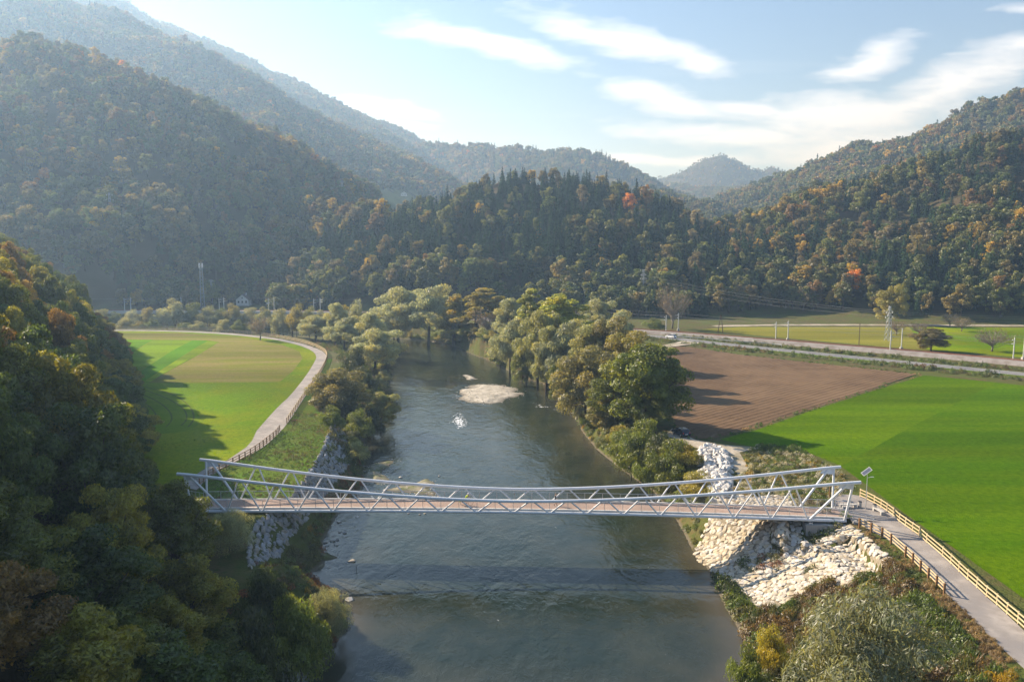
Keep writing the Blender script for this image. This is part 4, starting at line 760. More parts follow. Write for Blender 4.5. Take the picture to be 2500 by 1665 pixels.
for i, (x, y) in enumerate(L['stones_water']):
    o = bpy.data.objects.new('boulder', RP[i % 6] if i % 3 else RG[i % 8]); COL.objects.link(o); s_ = random.uniform(.45, .85) if i not in (9, 10) else 1.1
    o.location = (x, y, .05); o.scale = (s_*1.1, s_, s_*.9); o.rotation_euler = (0, 0, i*1.3); tag(o, {9: 'pale rock alone in the water below the left spit', 10: 'pale rounded rock in the water beside the grey willow shrub'}.get(i, 'small stone standing out of the shallow water near the bridge'), 'stone', 'stones in the shallow water')
st = MB().tube([(0, 0, -.8), (.05, .03, .75)], [.05, .035], 6); so = st.build('stake', m_dark, loc=L['stake']+(0,)); tag(so, 'dark stake standing alone in the shallow water below the bridge', 'stake')
# ================================================================ vegetation
rng = np.random.default_rng(7)
def leaf_mat(name, trans=.35, spread=.75, gloss=False):
    m, nt = newmat(name)
    t = nt.add('ShaderNodeAttribute', attribute_name='tint', attribute_type='INSTANCER').outputs['Color']
    v = nt.add('ShaderNodeAttribute', attribute_name='var').outputs['Fac']; h = nt.add('ShaderNodeAttribute', attribute_name='hue').outputs['Fac']
    warm = nt.mix(1.0, t, (1.35, 1.12, .6), 'MULTIPLY')
    c = nt.mix(nt.math('MULTIPLY', h, .75), t, warm)
    br = nt.math('ADD', nt.math('MULTIPLY', v, spread*1.3), 1-spread*.65)
    cc = nt.add('ShaderNodeCombineXYZ'); [nt.l.new(br, cc.inputs[i]) for i in range(3)]
    c = nt.mix(1.0, c, cc.outputs[0], 'MULTIPLY')
    d = nt.add('ShaderNodeBsdfDiffuse'); tr = nt.add('ShaderNodeBsdfTranslucent'); nt.l.new(c, d.inputs[0])
    nt.l.new(nt.mix(1.0, c, (1.5, 1.35, .7), 'MULTIPLY'), tr.inputs[0])
    mx = nt.add('ShaderNodeMixShader'); mx.inputs[0].default_value = trans; nt.l.new(d.outputs[0], mx.inputs[1]); nt.l.new(tr.outputs[0], mx.inputs[2])
    out = mx.outputs[0]
    if gloss:
        gl = nt.add('ShaderNodeBsdfGlossy'); gl.inputs['Roughness'].default_value = .45; m2 = nt.add('ShaderNodeMixShader'); m2.inputs[0].default_value = .05
        nt.l.new(out, m2.inputs[1]); nt.l.new(gl.outputs[0], m2.inputs[2]); out = m2.outputs[0]
    o = nt.add('ShaderNodeOutputMaterial'); nt.l.new(out, o.inputs[0]); return m
m_leaf = leaf_mat('leaves', .48, .8, True); m_needle = leaf_mat('needles', .15, .7)
m_bark = mat('bark', (.075, .055, .04), (.12, .095, .075), 3, .95, .5, .05, space='obj', spec=.1)
m_palebark = mat('pale bark', (.24, .20, .16), (.32, .28, .23), 3, .95, .4, .05, space='obj', spec=.1)
def cards(C, N, size, elong, rg, up=0.0):
    "one leaf card per centre, facing N"
    n = len(C); N = N/np.maximum(np.linalg.norm(N, axis=1, keepdims=True), 1e-6)
    ref = rg.normal(size=(n, 3)); 
    if up: ref = ref*(1-up)+np.array([0, 0, 1.0])*up*2
    A = np.cross(N, ref); A /= np.maximum(np.linalg.norm(A, axis=1, keepdims=True), 1e-6); B = np.cross(N, A)
    s = (size*rg.uniform(.6, 1.35, n))[:, None]; A = A*s/elong; B = B*s*elong
    k = rg.uniform(.15, .5, (n, 1))*s*N
    V = np.stack([C-B, C+A*.8-k*.3, C+B+k*0, C-A*.8-k*.3], 1).reshape(-1, 3)
    return V, np.arange(4*n).reshape(-1, 4)
def crown_mesh(name, V, Q, var, hue, m):
    me = quads_mesh(name, V, Q); me.materials.append(m); attr(me, 'var', 'FLOAT', 'FACE', var); attr(me, 'hue', 'FLOAT', 'FACE', hue); return me
def broad(name, seed, H, Rr, ncl, nleaf, ls, base=.25, elong=1.25, lean=0., up=0., peak=1.0, huep=.4, rc=(.26, .42), m=None, flat=.0):
    "rounded crown of leaf clumps, with its trunk and limbs as a second mesh"
    rg = np.random.default_rng(seed); hc = H*(1-base)/2; zc = H*base+hc
    d = rg.normal(size=(ncl, 3)); d /= np.linalg.norm(d, axis=1, keepdims=True); d[:, 2] = np.where(d[:, 2] < -.75, -d[:, 2], d[:, 2])
    rad = rg.uniform(.3, .98, ncl)[:, None]; dl = d.copy(); lo = d[:, 2] < 0; dl[lo, :2] *= ((1-.45*d[lo, 2]**2)/np.sqrt(np.maximum(1-d[lo, 2]**2, .05)))[:, None]; cc = dl*rad*np.array([Rr, Rr, hc])
    zr = (cc[:, 2]/hc+1)/2; taper = 1-(zr**2)*(1-1/max(peak, 1)) if peak > 1 else np.ones(ncl)
    cc[:, :2] *= taper[:, None]; cc[:, 2] += zc
    crad = Rr*rg.uniform(rc[0], rc[1], ncl)*np.clip(taper+.15, .4, 1); chue = (rg.uniform(0, 1, ncl) < huep)*rg.uniform(.3, 1, ncl); cvar = rg.uniform(0, 1, ncl)
    w = crad**2; cnt = np.maximum((w/w.sum()*nleaf).astype(int), 3); Cs = []; Ns = []; va = []; hu = []
    for i in range(ncl):
        n = cnt[i]; e = rg.normal(size=(n, 3)); e[:, 2] += .35; e /= np.linalg.norm(e, axis=1, keepdims=True)
        p = cc[i]+e*crad[i]*rg.uniform(.6, 1.12, (n, 1))*np.array([1.1, 1.1, .8-flat])
        Cs.append(p); Ns.append(e+rg.normal(size=(n, 3))*.55); va.append(np.clip(cvar[i]*.45+rg.uniform(0, .75, n), 0, 1)); hu.append(np.clip(chue[i]+rg.normal(size=n)*.2, 0, 1))
    C = np.concatenate(Cs); N = np.concatenate(Ns)
    if lean: C[:, 0] += lean*H*np.clip(C[:, 2]/H, 0, 1.1)**1.6
    C[:, 2] = np.maximum(C[:, 2], .15)
    V, Q = cards(C, N, ls, elong, rg, up)
    cm = crown_mesh(name+'_crown', V, Q, np.concatenate(va), np.concatenate(hu), m or m_leaf)
    b = MB(); tr = max(.02*H, .08); top = Vector((lean*H*.3, 0, H*.62)); b.tube([(0, 0, -.6), (lean*H*.05, .05*Rr, H*.25), top], [tr*1.3, tr, tr*.4], 7)
    for i in rg.permutation(ncl)[:min(ncl, 9)]:
        q = Vector(cc[i]); q.x += lean*H*max(q.z/H, 0)**1.6; st = Vector((0, 0, min(H*.22+.25*q.z, H*.55))); mid = (st+q)/2+Vector((0, 0, -.06*H))
        b.tube([st, mid, q], [tr*.5, tr*.32, tr*.1], 5, cap=False)
    tm = mesh(name+'_trunk', b.v, b.f, True); return cm, tm
def conifer(name, seed, H, Rr, nlev, per, ls):
    rg = np.random.default_rng(seed); C = []; N = []; D = []
    for k in range(nlev):
        t = (k+rg.uniform(0, .6))/nlev; z = H*(.07+.92*t); r = Rr*(1-t)**.85*rg.uniform(.75, 1.15)+.12
        nb = max(4, int(per*(1-t)+4))
        for j in range(nb):
            a = rg.uniform(0, 2*math.pi); m_ = max(1, int(r/ls/1.1))
            for q in range(m_):
                f = (q+rg.uniform(.3, 1))/m_; C.append((math.cos(a)*r*f, math.sin(a)*r*f, z-.30*r*f**1.3)); N.append((math.cos(a)*.55, math.sin(a)*.55, .8)); D.append((math.cos(a), math.sin(a), -.35))
    C = np.array(C); N = np.array(N)+rg.normal(size=(len(C), 3))*.3; D = np.array(D); n = len(C)
    N /= np.linalg.norm(N, axis=1, keepdims=True); B = D-N*(D*N).sum(1, keepdims=True); B /= np.linalg.norm(B, axis=1, keepdims=True); A = np.cross(N, B); s = (ls*rg.uniform(.7, 1.3, n))[:, None]
    V = np.stack([C-B*s*.9, C+A*s*.6-.1*s*N, C+B*s*1.1, C-A*s*.6-.1*s*N], 1).reshape(-1, 3)
    cm = crown_mesh(name+'_crown', V, np.arange(4*n).reshape(-1, 4), rg.uniform(0, 1, n), (rg.uniform(0, 1, n) < .1)*.5, m_needle)
    b = MB().tube([(0, 0, -.8), (0, 0, H*.5), (0, 0, H*.97)], [.022*H, .014*H, .003*H], 6); return cm, mesh(name+'_trunk', b.v, b.f, True)
def twiggy(name, seed, H, Rr, nb, nleaf):
    "leafless crown: fans of thin rising twigs"
    rg = np.random.default_rng(seed); b = MB(); tips = []
    b.tube([(0, 0, -.5), (.02*H, 0, H*.22), (0, .02*H, H*.4)], [.025*H, .018*H, .012*H], 6)
    for i in range(nb):
        a = rg.uniform(0, 2*math.pi); s = Vector((0, 0, H*rg.uniform(.15, .4))); r = Rr*rg.uniform(.35, 1); e = Vector((math.cos(a)*r, math.sin(a)*r, H*(1-.45*(r/Rr)**2)*rg.uniform(.8, 1)))
        mid = s.lerp(e, .5)+Vector((math.cos(a), math.sin(a), -.4))*r*.15; b.tube([s, mid, e], [.009*H, .005*H, .0016*H], 4, cap=False)
        for j in range(5):
            p0 = mid.lerp(e, rg.uniform(-.5, .9)); dv = Vector(rg.normal(size=3))*.5+Vector((math.cos(a)*.5, math.sin(a)*.5, .9)); p1 = p0+dv*H*rg.uniform(.06, .14); b.tube([p0, p1], [.0035*H, .001*H], 3, cap=False); tips.append(p1)
    T_ = np.array(tips); C = T_[rg.integers(0, len(T_), nleaf)]+rg.normal(size=(nleaf, 3))*H*.04; C[:, 2] = np.maximum(C[:, 2], H*.12)
    V, Q = cards(C, rg.normal(size=(nleaf, 3)), .014*H, 1.9, rg, .5)
    return crown_mesh(name+'_crown', V, Q, rg.uniform(0, 1, nleaf), rg.uniform(0, .5, nleaf), m_leaf), mesh(name+'_trunk', b.v, b.f, True)
# ---- prototypes: name -> list of (crown, trunk, H, R)
PR = {}
def proto(kind, H, Rr, meshes): PR.setdefault(kind, []).append((meshes[0], meshes[1], H, Rr))
for s in range(3):
    proto('willow', 16, 7, broad('willow', 20+s, 16, 7, 64, 22000, .195, .04, 1.7, .10, .55, 1.15, .25, (.10, .28)))
    proto('poplar', 22, 6.5, broad('poplar', 30+s, 22, 6.5, 70, 19000, .24, .05, 1.05, .08, 0, 1.7, .55, (.10, .26)))
    proto('round', 14, 7, broad('round', 40+s, 14, 7, 64, 23000, .185, .03, 1.25, .03, .2, 1.0, .3, (.10, .28)))
    proto('near', 17, 6.6, broad('near', 60+s, 17, 6.6, 84, 30000, .17, .10, 1.35, 0, 0, 1.25, .4, (.09, .26)))
    proto('bush', 5, 3.6, broad('bush', 50+s, 5, 3.6, 32, 7500, .11, .0, 1.6, .02, .4, 1.0, .35, (.2, .36)))
proto('bigbush', 9, 10, broad('bigbush', 57, 9, 10, 110, 42000, .105, .0, 1.8, .02, .5, 1.0, .3, (.12, .22))); proto('bigbush', 7, 5, broad('bigbush', 58, 7, 5, 44, 16000, .11, .0, 1.8, .02, .5, 1.0, .3, (.17, .3)))
for s in range(2): proto('bare', 10, 4.2, twiggy('bare', 70+s, 10, 4.2, 46, 900))
for s in range(4): proto('hillbroad', 15, 5.4, broad('hillbroad', 80+s, 15, 5.6, 44, 3000, .34, .05, 1.2, 0, 0, 1.45, .3, (.10, .30)))
for s in range(3): proto('hillconifer', 20, 3.8, conifer('hillconifer', 90+s, 20, 4.8, 27, 17, .58))
for s in range(3): proto('farbroad', 14, 5.6, broad('farbroad', 100+s, 14, 5.4, 24, 700, .66, .03, 1.15, 0, 0, 1.5, .3, (.2, .36)))
for s in range(2): proto('farconifer', 20, 4.0, conifer('farconifer', 110+s, 20, 4.0, 13, 8, 1.25))
def tree(name, kind, k, loc, H, Wd, tint, label, cat='tree', group=None, rz=None, bark=None):
    cm, tm, h0, r0 = PR[kind][k % len(PR[kind])]
    e = empty(name, loc, rng.uniform(-.35, .35) if rz is None else rz); e.scale = (Wd/2/r0, Wd/2/r0, H/h0)
    c = link('crown', cm, m_leaf, e); c['tint'] = [float(x) for x in tint]
    link('trunk', tm, bark or m_bark, e); tag(e, label, cat, group); return e
TINT = {'silver': (.30, .33, .21), 'gold': (.28, .25, .045), 'poplar': (.27, .30, .055), 'twig': (.15, .115, .075), 'olive': (.23, .25, .11), 'brown': (.19, .185, .075),
        'golive': (.24, .23, .055), 'green': (.12, .15, .022), 'darkgreen': (.05, .068, .018), 'willowbush': (.22, .24, .14), 'goldbush': (.26, .24, .03), 'greenbush': (.12, .16, .028), 'orchard': (.12, .105, .03)}
KIND = {'silver': ('willow_tree', 'willow'), 'gold': ('poplar_tree', 'poplar'), 'poplar': ('poplar_tree', 'poplar'), 'twig': ('bare_tree', 'bare'), 'olive': ('willow_tree', 'willow'), 'brown': ('broadleaf_tree', 'round'),
        'golive': ('broadleaf_tree', 'round'), 'green': ('broadleaf_tree', 'round'), 'darkgreen': ('shrub', 'bush'), 'willowbush': ('willow_shrub', 'bigbush'), 'goldbush': ('shrub', 'bush'), 'greenbush': ('shrub', 'bush'), 'orchard': ('broadleaf_tree', 'round')}
TLAB = ['silvery willow at the far river bend, left of its twin', 'tall silvery willow at the far bend, left of the golden poplars', 'golden brown poplar at the far bend beside the silvery willows', 'broad golden poplar at the far bend behind the bare tree', 'grey leafless tree between golden poplar and green willows at the far bend',
 'dark silver willow behind the bare tree at the bend', 'narrow yellow-green poplar rising above the middle of the far bank trees', 'pale silvery willow overhanging the water below the narrow poplar', 'widest and tallest yellow-green poplar on the far bank', 'olive silver willow below the wide poplar, close to the water',
 'silvery willow standing right of the wide poplar', 'low olive willow over the water below the wide poplar', 'small pale silver willow behind the bank trees near the railway', 'silver olive willow nearest the railway mast on the bank', 'olive willow in the middle of the right bank row',
 'brownish olive round tree behind the golden olive tree', 'low green tree hanging over the water opposite the gravel island', 'brown olive round tree right of the gravel island', 'golden olive round tree behind the big green tree by the brown field', 'biggest green tree, beside the corner of the ploughed field',
 'green tree in front of the biggest green tree, above the rapids', 'low brownish tree at the waterline left of the biggest green tree', 'tall poplar half hidden behind the wide poplar', 'low green thicket tree on the shore below the narrow poplar', 'low green thicket tree on the shore below the bare tree', 'low green thicket tree on the shore below the golden poplars', 'green tree on the field side of the biggest green tree, near the parked car',
 'round silvery willow nearest the bend of the left path', 'leaning silvery willow second from the path bend', 'dark silver willow behind the leaning willow on the left bank', 'large pale willow overhanging the water on the left bank', 'dark green shrub under the large pale left bank willow', 'brown olive round tree beside the left path fence', 'small olive tree leaning over the water on the left bank',
 'silver willow at the inside of the river bend', 'silver willow behind the round willow by the left path bend', 'dark shrub on the left bank between pale willow and brown tree',
 'large silvery willow shrub on the bank beside the asphalt path', 'yellow flowering shrub at the waterline beside the large willow shrub', 'green shrub at the waterline by the large willow shrub', 'grey willow shrub leaning over the water on the near left bank', 'green shrub in the shade behind the grey willow shrub',
 'silvery shrub on the slope beside the west bridge abutment', 'yellow leaved shrub against the west bridge abutment', 'dark shrub at the foot of the wooded slope below the stones', 'dark shrub lowest on the near left bank', 'green shrub between the dark shrubs on the near left bank',
 'green shrub at the water below the biggest green tree', 'green shrub at the water nearest the bridge on the right bank', 'round green shrub left of the white stone pile', 'low green shrub on the shore under the biggest green tree', 'yellowish shrub next to the parked dark car', 'green shrub just below the biggest green tree', 'dark shrub in the shade of the biggest green tree',
 'green shrub at the top of the left stone bank', 'dark shrub at the water side of the brown left bank tree', 'green shrub at the waterline beside the left stone bank', 'dark shrub under the small leaning olive tree',
 'dark bushy tree with yellow leaves behind the railway', 'spreading leafless orchard tree in the green pasture', 'leafless orchard tree by the lane, below the wooded hill', 'smaller leafless orchard tree near the lane', 'leafless orchard tree beside the lattice pylon', 'leafless orchard tree behind the railway bushes', 'tall leafless tree at the foot of the hill by the railway', 'round yellow-green tree in front of the dark wooded hill', 'green bush on the lineside near the white car',
 'lone bare tree on the meadow beside the path bend', 'small golden tree across the river behind the fence']
lower = {'willow': .02}
for i, (x, y, z, H, Wd, k) in enumerate(L['trees']):
    nm, pk = KIND[k]; t = np.array(TINT[k])*rng.uniform(.88, 1.12); zg = h1(x, y); H += z-zg; z = zg
    tree(nm, pk, i, (x, y, max(z, -.2)-.15), H+.6, Wd*1.2, t, TLAB[i], 'shrub' if 'shrub' in nm else 'tree', 'trees and shrubs along the river and fields', bark=m_palebark if k == 'twig' else None)
for i, (x, y, H, Wd) in enumerate(L['farbush']):
    zt = 3+H; y0 = y
    H = 43+(zt-43)*y/y0-max(h1(x, y), .3)
    t = [TINT['silver'], TINT['greenbush'], TINT['olive'], TINT['silver'], TINT['golive']][i % 5]
    tree('willow_shrub', 'bush', i, (x, y, max(h1(x, y), .3)-.2), max(H, 2.2), Wd*1.15, np.array(t)*.8, 'grey-green bush in the row on the far bank behind the meadow', 'shrub', 'bushes on the far bank behind the meadow')
def shore_shrubs(line, step, side, y0, y1, cols, lab, grp):
    for i, q in enumerate(resample(line, step)):
        if not (y0 < q[1] < y1): continue
        x = q[0]+side*rng.uniform(.6, 3.2); y = q[1]+rng.uniform(-1.5, 1.5); s_ = rng.uniform(2.2, 4.6)
        tree('shrub', 'bush', i, (x, y, max(h1(x, y), 0)-.2), s_, s_*rng.uniform(1.2, 1.7), np.array(cols[i % len(cols)])*rng.uniform(.8, 1.2), lab, 'shrub', grp)
iR = [q for q in L['river'] if q[0] > -12 or q[1] < 0]; rs_ = [q for q in L['river'][L['river'].index(L['river'][-1])-34:] if q[0] > -56]
shore_shrubs(rs_[::-1], 4.6, 1, 118, 372, [TINT['greenbush'], TINT['olive'], TINT['green'], TINT['golive']], 'green shrub in the thicket along the right waterline under the trees', 'shrubs along the right waterline')
ls_ = L['river'][13:27]
shore_shrubs(ls_, 5.2, -1, 146, 366, [TINT['greenbush'], TINT['darkgreen'], TINT['olive']], 'green shrub in the thicket along the left waterline under the trees', 'shrubs along the left waterline')
# ---- horizon for culling what the terrain hides
ga = np.linspace(R(-56), R(56), 620); gr = np.geomspace(28, 5600, 520)
el = ((gz+0-43.0)/np.hypot(gx, gy)).reshape(520, 620); run = np.maximum.accumulate(el, 0)
def seen(x, y, top, tol=.003):
    r = np.hypot(x, y); ia = np.clip(np.searchsorted(ga, np.arctan2(x, y)), 0, 619); ir = np.clip(np.searchsorted(gr, r)-2, 0, 519)
    return (top-43)/r >= run[ir, ia]-tol
def inframe(x, y, m_=.64): return (y > 1) & (np.abs(x/np.maximum(y, 1)) < m_*1.0)
# ---- trees on the near slope
NB = np.array
px = rng.uniform(-230, -5, 9000); py = rng.uniform(28, 318, 9000); ok = inside(px, py, NEAR_FOOT) & (seg_dist(px, py, NEAR_FOOT) < 85); px, py = px[ok], py[ok]
keep = []
for i in range(len(px)):
    sp = 4.5 if py[i] < 200 else 6.6
    if all((px[i]-px[j])**2+(py[i]-py[j])**2 > sp*sp for j in keep): keep.append(i)
px, py = px[keep], py[keep]; pz = hgt(px, py); dF = seg_dist(px, py, NEAR_FOOT)
hs = np.where((dF < 7) | (np.hypot(px, py) < 66), rng.uniform(8, 12, len(px)), rng.uniform(13, 19, len(px)))
az = px/py; vis = seen(px, py, pz+hs, .02) & (az > -.72) & (np.hypot(px, py) > 53)
NT_ = [((.055, .085, .012), 'dark green tree'), ((.095, .115, .015), 'olive green tree'), ((.15, .10, .022), 'russet brown tree'), ((.16, .16, .018), 'yellow-green tree'), ((.26, .17, .018), 'golden leaved tree')]
def slope_place(x, y, d):
    row = 'low down' if d < 9 else ('halfway up' if d < 24 else 'high up')
    part = 'below the bridge end' if y < 88 else ('level with the bridge end' if y < 122 else ('beside the mown arc' if y < 170 else ('beside the striped meadow' if y < 235 else 'near the far path bend')))
    return row+', '+part
order = np.argsort(py); nslope = 0; slope_rest = []
for i in order:
    pick = rng.choice(5, p=[.44, .34, .05, .15, .02]) if py[i] < 150 else rng.choice(5, p=[.26, .36, .10, .23, .05])
    if vis[i]:
        t, nmn = NT_[pick]; tree('broadleaf_tree', 'near', int(i), (px[i], py[i], pz[i]-.4), hs[i], rng.uniform(8, 11), np.array(t)*rng.uniform(1.05, 1.45), ('%s%s on the left slope %s' % ('tall ' if hs[i] > 16.6 else ('small ' if hs[i] < 12.5 else ''), nmn, slope_place(px[i], py[i], dF[i]))), 'tree', 'trees on the near left slope', rz=rng.uniform(0, 6.28)); nslope += 1
    elif np.hypot(px[i], py[i]) > 53 or az[i] < -.8: slope_rest.append((px[i], py[i], pz[i]-.4, hs[i]/17, NT_[pick][0]))
# ---- scatter by geometry nodes, for what nobody could count
def scatter_group(name, coll):
    ng = bpy.data.node_groups.new(name, 'GeometryNodeTree')
    ng.interface.new_socket('Geometry', in_out='INPUT', socket_type='NodeSocketGeometry'); ng.interface.new_socket('Geometry', in_out='OUTPUT', socket_type='NodeSocketGeometry')
    n = ng.nodes; l = ng.links; gi = n.new('NodeGroupInput'); go = n.new('NodeGroupOutput'); ip = n.new('GeometryNodeInstanceOnPoints')
    ci = n.new('GeometryNodeCollectionInfo'); ci.inputs['Collection'].default_value = coll; ci.inputs['Separate Children'].default_value = True; ci.inputs['Reset Children'].default_value = True
    def na(nm, ty):
        q = n.new('GeometryNodeInputNamedAttribute'); q.data_type = ty; q.inputs['Name'].default_value = nm; return [o for o in q.outputs if o.enabled][0]
    l.new(gi.outputs[0], ip.inputs['Points']); l.new(ci.outputs[0], ip.inputs['Instance']); ip.inputs['Pick Instance'].default_value = True
    l.new(na('pick', 'INT'), ip.inputs['Instance Index']); l.new(na('rot', 'FLOAT_VECTOR'), ip.inputs['Rotation']); l.new(na('scl', 'FLOAT_VECTOR'), ip.inputs['Scale']); l.new(ip.outputs[0], go.inputs[0]); return ng
def proto_coll(name, kinds):
    "kept out of the scene: only a source for scattered copies"
    c = bpy.data.collections.new(name); names = []; k = 0
    for kd in kinds:
        for cm, tm, h0, r0 in PR[kd]:
            me = cm
            if tm is not None:
                bm = bmesh.new(); bm.from_mesh(cm); nf = len(bm.faces); bm.from_mesh(tm); bm.faces.ensure_lookup_table()
                for f in bm.faces[nf:]: f.material_index = 1
                me = bpy.data.meshes.new(cm.name+'_whole'); bm.to_mesh(me); bm.free(); me.materials.append(cm.materials[0]); me.materials.append(m_bark)
            o = bpy.data.objects.new('%s_%02d' % (name, k), me); c.objects.link(o); k += 1
    return c
def scatter(name, coll, P, pick, rot, scl, tint, label, group=None):
    me = bpy.data.meshes.new(name); P = np.asarray(P, np.float32); me.vertices.add(len(P)); me.vertices.foreach_set('co', P.ravel())
    attr(me, 'pick', 'INT', 'POINT', np.asarray(pick, np.int32)); attr(me, 'rot', 'FLOAT_VECTOR', 'POINT', np.asarray(rot, np.float32)); attr(me, 'scl', 'FLOAT_VECTOR', 'POINT', np.asarray(scl, np.float32))
    t4 = np.concatenate([np.asarray(tint, np.float32), np.ones((len(P), 1), np.float32)], 1); attr(me, 'tint', 'FLOAT_COLOR', 'POINT', t4)
    o = bpy.data.objects.new(name, me); COL.objects.link(o); md = o.modifiers.new('scatter', 'NODES'); md.node_group = scatter_group(name, coll); tag(o, label, None, None, 'stuff'); return o
def rz_rot(n): r = np.zeros((n, 3)); r[:, 2] = rng.uniform(0, 6.28, n); return r
if slope_rest:
    cN = proto_coll('slope_source', ['near']); q = slope_rest; n = len(q)
    scatter('forest', cN, [s[:3] for s in q], rng.integers(0, 3, n), rz_rot(n), np.repeat(np.array([[s[3]] for s in q]), 3, 1), [s[4] for s in q], 'wood covering the rest of the near left slope')
# ---- forest on the hills
FX = []; 
for r0, r1, sp in ((400, 540, 7.0), (362, 760, 7.2), (760, 1350, 7.0), (1350, 2400, 9.0), (2400, 3900, 15)):
    A_ = R(80)/2*(r1*r1-r0*r0); n = int(A_/(sp*sp)*1.0); rr = np.sqrt(rng.uniform(r0*r0, r1*r1, n)); aa = rng.uniform(R(-40), R(40), n)
    FX.append(np.stack([rr*np.sin(aa), rr*np.cos(aa), np.full(n, min(sp, 9.5)/6.9)], 1))
FX = np.concatenate(FX); fx, fy, fs = FX.T; fz = hgt(fx, fy)
belt = (fx < 96) & (fx > 25) & (fy > 392) | (fx < 96) & (fx > -150) & (fy > 428) | (fx >= 96) & (fz > GZ+1.2) | (fx <= -150) & (fy > 442)
for pl_, dd in ((L['railL'], 10), (L['rail'], 9), (L['lane'], 7)): belt &= seg_dist(fx, fy, pl_, False) > dd
for pl_ in (L['field_far'], L['field_far2'], L['river']): belt &= ~inside(fx, fy, pl_)
belt &= ~((np.hypot(fx+155, fy-464) < 15) | (np.hypot(fx+138, fy-478) < 9) | (np.hypot(fx+171, fy-440) < 9))
HM = [(-205, 880), (-118, 830), (-95, 800), (-150, 850)]
u_ = (fx/np.maximum(fy, 1)); v_ = (fz-43)/np.maximum(fy, 1)
hillmeadow = (u_ > -.166) & (u_ < -.117) & (v_ > .026) & (v_ < .062) & (np.hypot(fx, fy) > 620) & (np.hypot(fx, fy) < 1300)
print('HM', np.hypot(fx,fy)[hillmeadow].min() if hillmeadow.any() else None, np.hypot(fx,fy)[hillmeadow].max() if hillmeadow.any() else None, hillmeadow.sum())
belt &= ~hillmeadow; belt &= ~((u_ > -.375) & (u_ < -.30) & (fy < 478))
belt &= seen(fx, fy, fz+16*fs, .002)
fx, fy, fz, fs = fx[belt], fy[belt], fz[belt], fs[belt]; fr = np.hypot(fx, fy); n = len(fx)
hid = np.zeros(n, int); best = np.full(n, -1e9)
for k, (sl, q, nm) in enumerate(RIDGE):
    d = np.full(n, -1e9)
    for p_ in q[::2]: d = np.maximum(d, p_[2]-sl*np.hypot(fx-p_[0], fy-p_[1]))
    up = d > best; best[up] = d[up]; hid[up] = k
names_ = [x[2] for x in RIDGE]; cprob = np.array([{'E': .66, 'I': .46, 'A': .10, 'B': .12, 'C': .12, 'D': .30, 'F': .45, 'H': .25}.get(nm, .2) for nm in names_])[hid]
pn = fbm(fx, fy, 70, 3, 41)*1.6; low = np.clip((fz-GZ)/22, 0, 1); cprob = np.clip(cprob*(.25+.75*low)+pn*np.where(cprob > .15, .8, .35), .02, .92)
isc = (rng.uniform(0, 1, n) < cprob) & (fr < 2300)
PAL = np.array([(.125, .145, .035), (.17, .145, .04), (.19, .125, .04), (.40, .18, .02), (.32, .24, .025), (.085, .12, .03), (.17, .15, .085)])
warmf = np.array([{'A': 1.2, 'B': 1.2, 'C': 1.1, 'D': 1.3, 'E': .7, 'I': 1.25, 'H': 1.2, 'G': 1.0}.get(nm, 1.2) for nm in names_])[hid]
w0 = np.array([.36, .20, .08, .006, .05, .24, .06]); wts = np.tile(w0, (n, 1)); wts[:, 2:5] *= warmf[:, None]*(1+5*fbm(fx, fy, 90, 3, 47))[:, None].clip(.1, 3); wts[:, 0] *= np.where(low < .6, 1.8, 1); isA = np.isin(np.array(names_)[hid], ['A', 'B', 'C', 'D']); wts[isA, 1] *= 1.7; wts[isA, 2] *= 1.5; wts[isA, 0] *= .75; wts /= wts.sum(1, keepdims=True)
ci_ = (wts.cumsum(1) < rng.uniform(0, 1, (n, 1))).sum(1).clip(0, 6)
tint = PAL[ci_]*rng.uniform(.7, 1.3, (n, 1)); tint[isc] = np.array([.034, .064, .030])*rng.uniform(.7, 1.45, (int(isc.sum()), 1))
hgt_s = np.where(fr > 2600, .5, 1)*rng.uniform(.72, 1.2, n)*np.clip(fs, .85, 2.2)*np.where(isc, rng.uniform(.48, .80, n), rng.uniform(.75, 1.05, n)); wid_s = hgt_s*rng.uniform(.85, 1.2, n)
